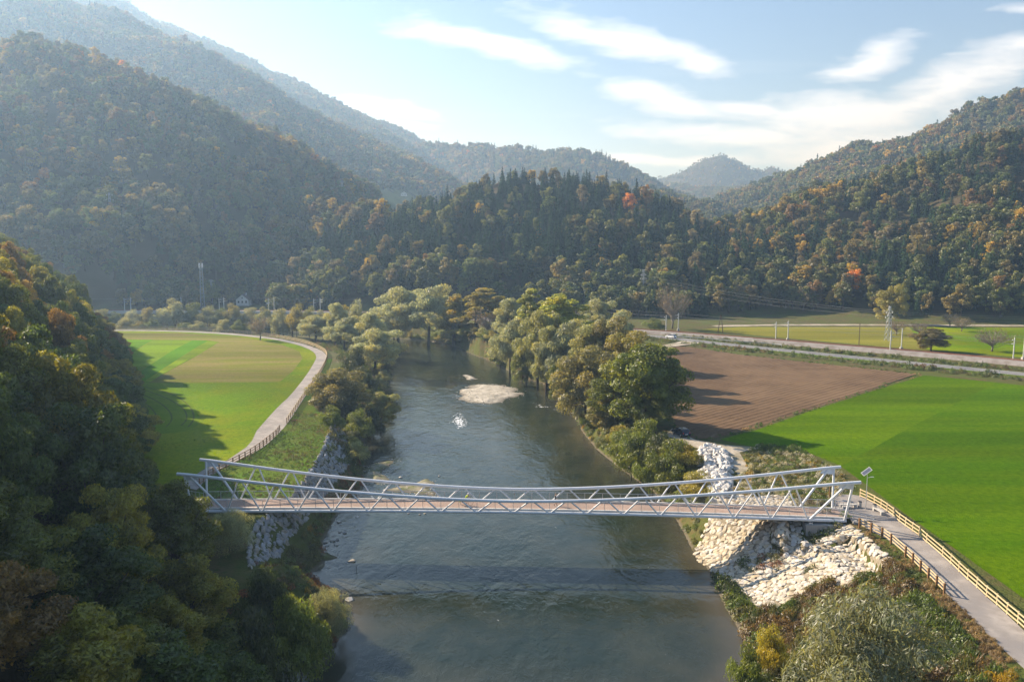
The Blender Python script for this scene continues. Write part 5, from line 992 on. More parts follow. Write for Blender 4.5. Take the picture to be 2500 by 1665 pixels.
# hillside trees one by one: the 300 nearest of each kind in view
show = inframe(fx, fy) ; indiv = np.zeros(n, bool)
for flag in (True, False):
    c_ = np.where((isc == flag) & show)[0]; c_ = c_[np.argsort(fr[c_])][:300 if flag else 92]; indiv[c_] = True
cname = {0: 'olive green', 1: 'brown olive', 2: 'russet brown', 3: 'orange', 4: 'yellow', 5: 'dark green', 6: 'grey brown'}
where = {'A': 'at the foot of the long left mountain', 'E': 'on the middle hill behind the river bend', 'I': 'on the wooded hill behind the railway'}
for i in np.where(indiv)[0]:
    hn = names_[hid[i]]; uu = fx[i]/fy[i]; c0, c1_ = {'A': (-.38, -.25), 'E': (-.06, .09), 'I': (.36, .52)}.get(hn, (0, .3)); part = 'left' if uu < c0 else ('right' if uu > c1_ else 'middle')
    kd, nm, col_ = ('hillconifer', 'conifer_tree', 'dark green conifer') if isc[i] else ('hillbroad', 'broadleaf_tree', cname[ci_[i]]+' tree')
    sz = 'tall ' if hgt_s[i] > 1.12 else ('small ' if hgt_s[i] < .86 else '')
    lb = sz+'%s %s the %s of %s' % (col_, 'low on' if fz[i] < GZ+10 else ('midway up' if fz[i] < GZ+22 else 'high on'), part.replace('middle', 'centre'), {'A': 'the left mountain', 'E': 'the middle hill beyond the bend', 'I': 'the wooded hill by the railway'}.get(hn, 'the other wooded slopes'))
    cm, tm, h0, r0 = PR[kd][i % len(PR[kd])]
    e = empty(nm, (fx[i], fy[i], fz[i]-.5), rng.uniform(0, 6.28)); e.scale = (wid_s[i], wid_s[i], hgt_s[i])
    c = link('crown', cm, m_leaf, e); c['tint'] = [float(q) for q in tint[i]]; link('trunk', tm, m_bark, e); tag(e, lb, 'tree', 'trees: '+lb)
cF = proto_coll('forest_source', ['hillbroad', 'hillconifer', 'farbroad', 'farconifer'])   # 4, 3, 3, 2 meshes
rest = ~indiv; far = fr > 900; pk = np.where(far, np.where(isc, 10+rng.integers(0, 2, n), 7+rng.integers(0, 3, n)), np.where(isc, 4+rng.integers(0, 3, n), rng.integers(0, 4, n)))
scl = np.stack([wid_s, wid_s, hgt_s], 1); P_ = np.stack([fx, fy, fz-.5], 1)
scatter('forest', cF, P_[rest], pk[rest], rz_rot(n)[rest], scl[rest], tint[rest], 'autumn forest covering the hills and mountains')
print('TREES', n, 'indiv', indiv.sum(), 'slope', nslope, 'slope rest', len(slope_rest))
# hill meadow, a clearing between the left mountain and the middle hill
us = np.linspace(-.170, -.113, 30); rs = np.linspace(640, 1250, 40); U, RS = np.meshgrid(us, rs); X_ = U*RS; Y_ = RS; Z_ = hgt(X_.ravel(), Y_.ravel())+.5
ii = np.arange(1200).reshape(40, 30); Q_ = np.stack([ii[:-1, :-1], ii[:-1, 1:], ii[1:, 1:], ii[1:, :-1]], -1).reshape(-1, 4)
m_hm = grass('hill pasture', (.16, .19, .05), (.20, .22, .07), (.22, .20, .08), sc3=.03)
tag(link('hill_meadow', quads_mesh('hill_meadow', np.stack([X_.ravel(), Y_.ravel(), Z_], 1), Q_, True), m_hm), kind='structure')
# ================================================================ ground cover on the banks
def tuft_mesh(name, seed, n, r, h, ls, elong, up, dome=True):
    rg = np.random.default_rng(seed); a = rg.uniform(0, 6.283, n); q = np.sqrt(rg.uniform(0, 1, n))*r
    C = np.stack([q*np.cos(a), q*np.sin(a), h*rg.uniform(.15, 1, n)*(1-(q/r)**2*.6)], 1); N = np.stack([np.cos(a)*.7, np.sin(a)*.7, np.full(n, .6)], 1)+rg.normal(size=(n, 3))*.5
    V, Q = cards(C, N, ls, elong, rg, up); return crown_mesh(name, V, Q, rg.uniform(0, 1, n), (rg.uniform(0, 1, n) < .3)*rg.uniform(0, 1, n), m_leaf)
for s in range(3): PR.setdefault('tuft', []).append((tuft_mesh('leafy_tuft', 300+s, 130, .8, .8, .085, 1.3, .2), None, .8, .8))
for s in range(2): PR['tuft'].append((tuft_mesh('tall_grass', 310+s, 110, .5, .9, .10, 3.2, .85), None, .9, .5))
PR['tuft'].append((tuft_mesh('flower_head', 320, 60, .6, .9, .07, 1.0, 0), None, .9, .6))
cW = proto_coll('undergrowth_source', ['tuft'])
def region(n, x0, x1, y0, y1): return rng.uniform(x0, x1, n), rng.uniform(y0, y1, n)
polys_no = [path_l, clean(L['path_r_left'], 1)+clean(L['path_r_right'], 1)[::-1], L['plough'], L['rip_lower'], L['rip_upper'], L['meadow'], L['strips'][0]]
def spread(name, lab, n, box, test, cols, wts, h, kinds, patch=9.0):
    x, y = region(n, *box); z = hgt(x, y); ok = (z > .12)
    for p_ in polys_no: ok &= ~inside(x, y, p_)
    ok &= ~inside(x, y, NEAR_FOOT) | (z < 5); ok &= test(x, y, z); x, y, z = x[ok], y[ok], z[ok]; m_ = len(x)
    if not m_: return
    f = fbm(x, y, patch, 3, 71)+fbm(x, y, 1.8, 2, 73)*.35+.5; edges = np.cumsum(wts)/np.sum(wts); u = np.clip((f-.5)*1.9+.5+rng.normal(size=m_)*.06, 0, .999)
    ci = np.searchsorted(edges, u).clip(0, len(cols)-1); t = np.array(cols)[ci]*rng.uniform(.75, 1.25, (m_, 1)); s_ = rng.uniform(h[0], h[1], m_)*(1+.5*fbm(x, y, 5, 2, 79)*2).clip(.5, 1.6)
    scatter(name, cW, np.stack([x, y, z-.05], 1), rng.choice(kinds, m_), rz_rot(m_), np.stack([s_, s_, s_*rng.uniform(.8, 1.3, m_)], 1), t, lab)
GR, OL, BRN, RED, YEL, TAN, WHT, DK = (.10, .15, .022), (.135, .14, .035), (.16, .11, .045), (.21, .085, .03), (.34, .24, .02), (.30, .22, .11), (.42, .41, .36), (.06, .09, .02)
frontR = L['dry_r']
spread('undergrowth', 'rough green and brown weeds on the right bank below the asphalt path', 9000, (18, 52, 60, 96), lambda x, y, z: (z < GZ-.03) & ~inside(x, y, frontR), [DK, GR, OL, BRN, BRN, OL, GR, YEL], [1, 2.2, 2, 1.6, 1.2, 1.5, 1.5, .5], (.6, 1.25), [0, 1, 2, 3, 4], 7)
spread('dry_grass', 'dry tan grass on the verge of the asphalt path', 5200, (36, 52, 60, 98), lambda x, y, z: inside(x, y, frontR), [TAN, BRN, TAN, OL, GR], [2, 1, 2, 1, .6], (.22, .5), [3, 4, 0], 4)
spread('undergrowth', 'russet and green weeds along the left waterline by the stone bank', 5200, (-40, -15, 62, 160), lambda x, y, z: (z < 2.3) | (y < 90) & (z < 6), [RED, BRN, OL, GR, RED, YEL, OL], [1.2, 1.2, 1.5, 1.6, 1.0, .35, 1.2], (.45, .95), [0, 1, 2, 3, 4], 8)
spread('wild_flowers', 'weeds with white and yellow flower heads between the track and the green field', 5200, (18, 62, 98, 150), lambda x, y, z: inside(x, y, L['weeds_r']), [GR, WHT, OL, YEL, WHT, GR, BRN, WHT], [1.5, .9, 1.6, .5, .9, 1.5, 1, .7], (.5, 1.0), [0, 1, 2, 3, 5, 5], 6)
spread('undergrowth', 'green weeds on the right bank by the bridge and trees', 9000, (16, 66, 96, 260), lambda x, y, z: (z < GZ-.02) & ~inside(x, y, L['weeds_r']) & ~inside(x, y, L['pile']) & ~inside(x, y, L['track']), [GR, OL, DK, GR, YEL, OL], [2, 2, 1, 2, .3, 1], (.6, 1.3), [0, 1, 2, 3], 8)
spread('undergrowth', 'weeds on the left bank below the meadow path', 6000, (-75, -24, 140, 340), lambda x, y, z: (z < GZ-.02), [GR, DK, OL, BRN, GR], [2, 1.3, 2, 1, 1], (.7, 1.4), [0, 1, 2, 3], 8)
spread('grass', 'longer grass on the verge between path and left stone bank', 6500, (-52, -28, 98, 170), lambda x, y, z: inside(x, y, L['verge']), [GR, (.11, .19, .018), OL, GR, BRN], [2, 3, 1.4, 2, .8], (.18, .42), [3, 4, 0], 7)
spread('undergrowth', 'tall weeds on the strip between road, railway and fields', 7000, (30, 170, 180, 330), lambda x, y, z: (seg_dist(x, y, L['road'], False) < 12) & (seg_dist(x, y, L['road'], False) > 4.2) & ~inside(x, y, L['green']) & (seg_dist(x, y, L['rail'], False) > 4.5), [GR, OL, DK, GR, BRN], [2, 2, 1, 2, 1], (.7, 1.5), [0, 1, 2, 3], 9)
spread('weeds', 'few green weeds growing between the pale apron stones', 420, (24, 46, 84, 103), lambda x, y, z: (fbm(x, y, 3, 2, 83) > .12) , [GR, DK, OL], [1, 1, 1], (.5, .9), [0, 1, 2], 3)
for nm_ in ('meadow',):
    pg = L[nm_]; n_ = 60000; polys_no[5:] = []
    bx = (20, 140, 70, 200) if nm_ == 'green' else (-140, -40, 105, 300)
    cs = [(.042, .115, .001), (.065, .15, .002), (.055, .135, .001), (.10, .165, .004)] if nm_ == 'green' else [(.09, .18, .003), (.13, .21, .004), (.16, .20, .008), (.11, .20, .003)]
    ex = [L['mown'], L['arc']]+L['strips'] if nm_ == 'meadow' else [L['plough'], L['track']]
    spread('grass', 'grass blades of the bright green field' if nm_ == 'green' else 'grass blades of the striped meadow', n_, bx, lambda x, y, z: inside(x, y, pg) & (rng.uniform(0, 1, len(x)) < np.clip(1.5-np.hypot(x, y)/170, .18, 1)) & ~np.any([inside(x, y, q) for q in ex], 0), cs, [1, 1.3, 1.2, .5], (.10, .2), [0, 0, 1], 11)
polys_no[2:] = []
spread('grass', 'ragged grass along the edges of the ploughed field', 9000, (25, 125, 130, 290), lambda x, y, z: (seg_dist(x, y, L['plough']) < 1.1), [GR, OL, (.07, .15, .006), TAN], [2, 1, 2, .5], (.3, .6), [0, 3, 4], 6)
spread('weeds', 'green weeds growing among the pale apron stones', 700, (24, 44, 84, 103), lambda x, y, z: inside(x, y, L['rip_lower']) & (fbm(x, y, 3, 2, 83) > .16), [GR, DK, OL, RED], [1, 1, 1, .4], (.35, .8), [0, 1, 2], 3)
# ================================================================ railway, road furniture, masts
railway(L['railL']+L['rail'], GZ+1.2)
m_wall = mat('pale retaining wall', (.46, .46, .45), (.54, .54, .53), 1.0, .85, .1, .02)
wl = offset_line(L['railL'][:5], -5.2, 2); wb = MB()
for a, b in zip(wl[:-1], wl[1:]): wb.beam((a[0], a[1], GZ-1.3), (b[0], b[1], GZ-1.3), .5, 5.2)
tag(wb.build('retaining_wall', m_wall), 'long pale retaining wall carrying the railway behind the meadow', 'wall')
m_pole = mat('concrete mast', (.52, .52, .50), (.60, .60, .58), 2, .8); m_ins = mat('white insulator', (.75, .75, .74), rough=.3, spec=.6)
m_brownpole = mat('tarred timber pole', (.09, .055, .035), (.13, .085, .055), 3, .9); m_lat = mat('grey lattice steel', (.33, .35, .36), (.40, .42, .43), 2, .5, metallic=.3)
m_wire = mat('overhead wire', (.22, .22, .22), rough=.5)
def catmast(x, y, toward, lab, grp, h=7.6):
    e = empty('catenary_mast', (x, y, GZ)); tag(e, lab, 'mast', grp); d = (Vector(toward)-Vector((x, y))).normalized(); d3 = Vector((d.x, d.y, 0))
    MB().tube([(0, 0, -.3), (0, 0, h)], [.2, .15], 10).build('pole', m_pole, e, True); MB().box((0, 0, .35), (.9, .9, 1.2)).build('footing', m_concrete, e)
    MB().tube([Vector((0, 0, h-1.1)), d3*2.6+Vector((0, 0, h-.7))], .05, 6).tube([Vector((0, 0, h-2.2)), d3*2.6+Vector((0, 0, h-1.9))], .045, 6).build('bracket', m_galv, e)
    b = MB(); 
    for z in (h-.75, h-2.0): b.tube([d3*.55+Vector((0, 0, z)), d3*.95+Vector((0, 0, z+.05))], .11, 8)
    b.build('insulator', m_ins, e)
def near_on(line, q):
    c = clean(line, 2); return min(c, key=lambda p: (p[0]-q[0])**2+(p[1]-q[1])**2)
words = ['first', 'second', 'third', 'fourth', 'fifth', 'sixth', 'seventh', 'eighth']
CR = L['catR']
for i, (x, y) in enumerate(CR): catmast(x, y, near_on(L['rail'], (x, y)), 'pale railway mast by the rust brown track, %s from the white car' % words[i], 'railway masts beside the right-hand track')
CLs = sorted(L['catL'])
for i, (x, y) in enumerate(CLs):
    y2 = near_on(L['railL'], (x, y)); s_ = 3.4 if i % 2 else -3.4; catmast(x, y2[1]+s_, y2, 'pale railway mast above the retaining wall behind the meadow', 'railway masts above the retaining wall', 8.0)
def wire(pts, lab, sag=.5, r=.028):
    b = MB()
    for a, c in zip(pts[:-1], pts[1:]):
        a = Vector(a); c = Vector(c); q = [a.lerp(c, t/8)+Vector((0, 0, -sag*4*(t/8)*(1-t/8))) for t in range(9)]; b.tube(q, r, 4, cap=False)
    tag(b.build('overhead_wire', m_wire), lab, 'wire')
ext = lambda a, b, k: (a[0]+(b[0]-a[0])*k, a[1]+(b[1]-a[1])*k)
for odd, lab in ((0, 'overhead wire along the near row of railway masts'), (1, 'overhead wire along the far row of railway masts')):
    q = [CR[i] for i in range(odd, 8, 2)]; q = [ext(q[0], q[1], -1.2)]+q+[ext(q[-2], q[-1], 2.0)]; wire([(p[0], p[1], GZ+7.5) for p in q], lab)
    wire([(p[0], p[1], GZ+5.9) for p in q], lab.replace('wire along', 'contact wire along'), .2)
wire([(x, near_on(L['railL'], (x, y))[1], GZ+7.8) for x, y in CLs], 'overhead wire above the retaining wall behind the meadow')
def lattice(name, loc, h, w0, w1, arms, lab, cat, head=None):
    e = empty(name, loc, .5); tag(e, lab, cat); b = MB(); n = max(5, int(h/1.9)); c4 = [(-1, -1), (1, -1), (1, 1), (-1, 1)]
    W_ = lambda t: w0+(w1-w0)*t
    for k, (sx_, sy_) in enumerate(c4): b.beam((sx_*w0/2, sy_*w0/2, -.5), (sx_*w1/2, sy_*w1/2, h), .13, .13)
    b.build('leg', m_lat, e); b = MB()
    for i in range(n):
        t0, t1 = i/n, (i+1)/n
        for k in range(4):
            a, c = c4[k], c4[(k+1) % 4]; b.beam((a[0]*W_(t0)/2, a[1]*W_(t0)/2, h*t0), (c[0]*W_(t1)/2, c[1]*W_(t1)/2, h*t1), .07, .07); b.beam((c[0]*W_(t0)/2, c[1]*W_(t0)/2, h*t0), (a[0]*W_(t1)/2, a[1]*W_(t1)/2, h*t1), .07, .07)
    b.build('bracing', m_lat, e)
    for z, w in arms:
        MB().beam((-w, 0, z), (w, 0, z), .14, .14).build('cross_arm', m_lat, e); b = MB()
        for s_ in (-1, 1): b.tube([(s_*w*.95, 0, z-.8), (s_*w*.95, 0, z)], .12, 8)
        b.build('insulator', m_ins, e)
    if head:
        for k in range(4):
            a = math.pi/2*k+.4; MB().box((math.cos(a)*1.1, math.sin(a)*1.1, h-.6), (.35, .2, 2.4), rz=a).build('antenna', m_ins, e)
        MB().tube([(0, 0, h), (0, 0, h+1.6)], .06, 6).build('spike', m_lat, e); MB().box((0, 0, h-2.1), (2.6, 2.6, .12)).build('platform', m_lat, e)
    return e
tx, ty = L['tower']; lattice('cell_tower', (tx, ty, h1(tx, ty)), 25, 2.2, 1.2, [], 'tall grey lattice antenna tower behind the railway', 'tower', True)
tx, ty = L['mast2']; lattice('lattice_mast', (tx+2.5, ty+3, h1(tx+2, ty+3)), 16, .9, .8, [(15.6, 1.1)], 'lower thin lattice mast just right of the antenna tower', 'mast')
pa = (70, 425); za = h1(*pa); lattice('pylon', pa+(za,), 29.3-za, 2.2, .8, [(26.6-za, 1.6), (24.6-za, 1.9), (22.6-za, 1.6)], 'grey lattice pylon standing among the trees at the foot of the hills', 'pylon')
pb_ = L['pylonB']; lattice('pylon', tuple(pb_)+(GZ,), 13.2, 2.0, .6, [(11.2, 1.9), (9.4, 2.2)], 'grey lattice pylon on the dry field beside the railway', 'pylon')
def on_slope(u, v):
    x = (u-1250)/1944; y = -(v-832.5)/1944; d = Vector((x, math.cos(R(7))+y*math.sin(R(7)), -math.sin(R(7))+y*math.cos(R(7)))); t = 380
    while t < 2000:
        p = d*t
        if h1(p.x, p.y) > 43+p.z-0*t: return (p.x, p.y, h1(p.x, p.y))
        t += 4
    return None
for (u, v, h, lab) in ((271, 548, 17, 'pylon with white insulators in the wood on the left mountain side'), (836, 496, 18, 'pylon rising from the wood between left mountain and middle hill'), (199, 84, 14, 'small mast on the rounded top of the left mountain')):
    q = on_slope(u, v)
    if q: lattice('pylon' if h > 15 else 'lattice_mast', q, h, 2.0, .7, [(h-1, 1.6), (h-4, 2.0)], lab, 'pylon' if h > 15 else 'mast')
wa = [(-260, 520, 46)]; 
for k, (dz, lab) in enumerate(((26.4, 'topmost power line between the two lattice pylons'), (24.4, 'middle power line between the two lattice pylons'), (22.4, 'lowest power line between the two lattice pylons'))):
    zb = GZ+(11, 10.2, 9.2)[k]; off = (0, 1.7, -1.7)[k]
    wire([(-40, 452, dz+16), (pa[0]+off*.5, pa[1]+off, dz), (pb_[0]+off*.5, pb_[1]+off, zb), (pb_[0]+170, pb_[1]-40, zb+2)], lab, 2.2, .03)
ax, ay = L['aframe']; e = empty('timber_pole', (ax, ay, GZ)); tag(e, 'dark timber A-frame pole in the field beyond the railway', 'pole')
for s_ in (-1, 1): MB().tube([(s_*1.1, 0, -.3), (s_*.12, 0, 7.6)], [.17, .13], 8).build('leg', m_brownpole, e)
MB().beam((-.6, 0, 3.6), (.6, 0, 3.6), .12, .12).build('brace', m_brownpole, e); MB().beam((-.7, 0, 7.3), (.7, 0, 7.3), .1, .1).build('cross_arm', m_brownpole, e)
ax, ay = L['pole_dark']; e = empty('timber_pole', (ax, ay, GZ)); tag(e, 'single dark timber pole in the dry field', 'pole'); MB().tube([(0, 0, -.3), (0, 0, 7.9)], [.15, .11], 8).build('pole', m_brownpole, e); MB().box((0, 0, 7.7), (.5, .12, .12)).build('cross_arm', m_brownpole, e)
# guard rail and culvert
gp = resample(L['guard'], 3.0); e = empty('guard_rail', (gp[0][0], gp[0][1], GZ+.3)); tag(e, 'grey steel guard rail along the far edge of the road', 'guard rail'); o = Vector((gp[0][0], gp[0][1], 0)); b = MB()
for q in gp: MB().box(Vector((q[0], q[1], .3))-o, (.1, .12, .9)).build('post', m_galv, e)
for a, c in zip(gp[:-1], gp[1:]): b.beam(Vector((a[0], a[1], .62))-o, Vector((c[0], c[1], .62))-o, .07, .3)
b.build('beam', m_galv, e)
cv = L['culvert']; mid = ((cv[0][0]+cv[1][0])/2, (cv[0][1]+cv[1][1])/2); e = empty('underpass', (mid[0], mid[1]+3, GZ), math.atan2(cv[1][1]-cv[0][1], cv[1][0]-cv[0][0])); tag(e, 'small pale concrete underpass in the railway bank beside the road', 'underpass')
MB().box((0, 0, .95), (11, .5, .7)).build('parapet', m_wall, e)
for s_ in (-1, 1): MB().beam((s_*5.2, -.1, .4), (s_*7.5, -3.4, .05), .35, 1.0).build('wing_wall', m_wall, e)
MB().box((0, .3, .25), (9, .3, .7)).build('opening_shade', m_dark, e)  # solid dark block standing in for the shade inside the underpass
# marker posts at the road edge
for i, q in enumerate(resample(offset_line(L['road'], -3.9, 1), 22)):
    if q[1] > 300: continue
    o_ = MB().box((0, 0, .45), (.14, .1, 1.0)).box((0, 0, .8), (.15, .105, .16), m=1).build('marker_post', [m_ins, m_dark], loc=(q[0], q[1], GZ+.25)); tag(o_, 'white road marker post at the near edge of the road', 'marker post', 'marker posts along the road')
# ================================================================ houses
m_plaster = mat('white plaster', (.72, .72, .70), (.64, .64, .62), .6, .9); m_roof = mat('dark roof tiles', (.075, .055, .05), (.11, .08, .07), 3, .9, .4, .05); m_redroof = mat('red roof tiles', (.30, .085, .055), (.38, .12, .08), 3, .9, .4, .05); m_glass = mat('dark window glass', (.03, .035, .04), rough=.1, spec=.6)
def house(loc, rz, w, d, hw, hr, mroof, lab, nwin=3):
    e = empty('house', loc, rz); tag(e, lab, 'house'); b = MB()
    b.box((0, 0, hw/2-.3), (w, d, hw+.6))
    for s_ in (-1, 1): b.face([(-w/2, s_*d/2, hw), (w/2, s_*d/2, hw), (0, s_*d/2, hr)])
    b.build('wall', m_plaster, e); r_ = MB(); o = .45
    for s_ in (-1, 1):
        k = (hr-hw)/(w/2)
        a = Vector((s_*(w/2+o), -d/2-o, hw-o*k+.05)); c = Vector((s_*(w/2+o), d/2+o, hw-o*k+.05)); t0 = Vector((0, -d/2-o, hr+.05)); t1 = Vector((0, d/2+o, hr+.05)); up = Vector((0, 0, .18))
        r_.face([a, c, t1, t0]); r_.face([a+up, t0+up, t1+up, c+up]); r_.face([a, t0, t0+up, a+up]); r_.face([c, c+up, t1+up, t1]); r_.face([a, a+up, c+up, c])
    rf = r_.build('roof', mroof, e); MB().box((w*.18, d*.15, hr+.1), (.6, .6, 1.3)).build('chimney', m_plaster, rf)
    for i in range(nwin):
        x = (i-(nwin-1)/2)*w/(nwin+.3); wn = MB().box((x, -d/2-.02, hw*.55), (.95, .1, 1.3)).build('window', m_roof, e); MB().box((x, -d/2-.085, hw*.55), (.75, .03, 1.1)).build('pane', m_glass, wn)
    wn = MB().box((0, -d/2-.02, hw+(hr-hw)*.32), (.8, .1, .9)).build('window', m_roof, e); MB().box((0, -d/2-.085, hw+(hr-hw)*.32), (.6, .03, .7)).build('pane', m_glass, wn)
    return e
hx, hy = L['house']; house((hx, hy-4, max(7.2, h1(hx, hy-4))), .12, 7.0, 8.5, 3.1, 6.0, m_roof, 'small white gabled house with a dark roof behind the railway')
house((-141, 474, max(7.5, h1(-141, 470))), 1.45, 6.5, 9, 2.6, 5.2, m_redroof, 'low house with a reddish roof behind the small white house')
q = on_slope(985, 478)
if q: house((q[0], q[1], q[2]-.3), .3, 8, 9, 2.8, 5.2, m_roof, 'farmhouse at the edge of the hill pasture')
q = on_slope(968, 470)
if q: house((q[0]-8, q[1]+8, q[2]), -.4, 7, 8, 2.6, 4.8, m_redroof, 'farm building with reddish roof above the hill pasture')
# ================================================================ cars
def car(loc, rz, mpaint, lab, hatch=True):
    e = empty('parked_car' if 'parked' in lab else 'car', loc, rz); tag(e, lab, 'car'); Lc, Wc = 4.3, 1.8
    prof = [(-2.12, .38), (-2.15, .75), (-2.05, 1.0), (-1.98, 1.05), (-1.1, 1.05), (.75, .98), (1.75, .86), (2.08, .70), (2.15, .42), (2.05, .28), (-2.0, .28)]
    b = MB(); 
    for s_, w in ((-1, Wc/2), (1, Wc/2)): pass
    def loft(profile, ws, name, m, parent):
        bm = bmesh.new(); L_ = []
        for y, inset in ws: L_.append([bm.verts.new((x*(1-inset*.25), y, z if inset == 0 else z-inset*.06)) for x, z in profile])
        n = len(profile)
        for a, c in zip(L_[:-1], L_[1:]):
            for i in range(n): bm.faces.new((a[i], a[(i+1) % n], c[(i+1) % n], c[i]))
        bm.faces.new(L_[0][::-1]); bm.faces.new(L_[-1]); bmesh.ops.recalc_face_normals(bm, faces=bm.faces); me = bpy.data.meshes.new(name); bm.to_mesh(me); bm.free(); me.materials.append(m)
        o = bpy.data.objects.new(name, me); COL.objects.link(o); o.parent = parent; md = o.modifiers.new('bevel', 'BEVEL'); md.width = .05; md.segments = 2; md.limit_method = 'ANGLE'; return o
    body = loft(prof, [(-.9, .3), (-.86, 0), (.86, 0), (.9, .3)], 'body', mpaint, e)
    cab = [(-1.95, 1.03), (-1.72, 1.40), (-1.45, 1.52), (.05, 1.53), (.40, 1.42), (1.15, .97)]
    loft([(x*.985, z) for x, z in cab], [(-.80, .0), (-.66, -.0), (.66, 0), (.80, .0)], 'window', m_glass, e)
    loft([(-1.66, 1.44), (-1.45, 1.53), (.05, 1.54), (.36, 1.46), (.05, 1.50), (-1.4, 1.49)], [(-.74, 0), (.74, 0)], 'roof', mpaint, e)
    for x in (-1.0, .05): 
        for s_ in (-1, 1): MB().beam((x, s_*.815, 1.0), (x-.05, s_*.76, 1.47), .05, .09).build('pillar', mpaint, e)
    for x in (-1.35, 1.32):
        for s_ in (-1, 1):
            w = MB().tube([(x, s_*.70, .32), (x, s_*.92, .32)], .32, 16).build('wheel', m_black, e); MB().tube([(x, s_*.905, .32), (x, s_*.93, .32)], .2, 12).build('rim', m_galv, w)
    for s_ in (-1, 1):
        MB().box((2.07, s_*.62, .68), (.12, .36, .14)).build('headlight', m_ins, e); MB().box((-2.1, s_*.68, .88), (.1, .22, .28)).build('tail_light', m_tail, e); MB().box((.62, s_*.98, 1.02), (.12, .16, .12)).build('mirror', mpaint, e)
    MB().box((-2.15, 0, .62), (.03, .5, .12)).build('number_plate', m_ins, e); return e
m_tail = mat('red tail light', (.25, .012, .01), rough=.2, spec=.6); m_carw = mat('white car paint', (.75, .76, .77), rough=.22, spec=.6); m_card = mat('dark blue car paint', (.016, .026, .042), rough=.2, spec=.6)
rd = L['road']; ang = math.atan2(rd[1][1]-rd[2][1], rd[1][0]-rd[2][0]); wc = L['whitecar']; nr_ = near_on(rd, wc)
car((nr_[0]+.9, nr_[1]-1.0, GZ+.305), ang, m_carw, 'white car driving on the road past the ploughed field')
dc = L['darkcar']; car((dc[0], dc[1], GZ+.06), R(108), m_card, 'dark blue car parked on the dirt track under the big green tree')
vx, vy = -236, near_on(L['railL'], (-236, 410))[1]+9; car((vx, vy, max(h1(vx, vy), GZ)), .1, m_carw, 'white car far left beside the railway masts')
# ================================================================ people
def skin_body(name, verts, edges, radii, root, regions, parent=None):
    me = bpy.data.meshes.new(name+'_cage'); me.from_pydata(verts, edges, []); o = bpy.data.objects.new(name+'_cage', me); COL.objects.link(o); o.modifiers.new('skin', 'SKIN')
    for i, r_ in enumerate(radii): me.skin_vertices[0].data[i].radius = (r_, r_) if not isinstance(r_, tuple) else r_
    me.skin_vertices[0].data[root].use_root = True; sb = o.modifiers.new('sub', 'SUBSURF'); sb.levels = sb.render_levels = 1
    dg = bpy.context.evaluated_depsgraph_get(); m2 = bpy.data.meshes.new_from_object(o.evaluated_get(dg)); m2.name = name; bpy.data.objects.remove(o); m2.materials.clear()
    ms = []; V = np.array(verts)
    for mt, _ in regions: m2.materials.append(mt)
    own = {}
    for k, (_, ids) in enumerate(regions):
        for i in ids: own[i] = k
    for p in m2.polygons:
        c = np.array(p.center); dmin = 1e9; kk = 0
        for a, b in edges:
            A_, B_ = V[a], V[b]; d = B_-A_; t = np.clip(((c-A_)@d)/max(d@d, 1e-9), 0, 1); ds = np.linalg.norm(c-A_-d*t)
            if ds < dmin: dmin = ds; kk = own.get(a if t < .5 else b, 0)
        p.material_index = kk; p.use_smooth = True
    return link(name, m2, [], parent)
m_skin = mat('skin', (.50, .31, .23), (.55, .35, .26), 8, .6); m_jacket = mat('dark navy jacket', (.016, .024, .035), (.024, .034, .05), 9, .85); m_vest = mat('yellow green vest', (.50, .62, .02), (.56, .68, .03), 9, .7); m_shorts = mat('black shorts', (.012, .012, .015), rough=.8); m_hair = mat('dark blond hair', (.16, .10, .05), (.22, .15, .08), 20, .7)
m_helmet = mat('white helmet', (.78, .78, .76), rough=.3, spec=.5); m_frame = mat('pale bicycle frame', (.62, .63, .64), rough=.3, spec=.6)
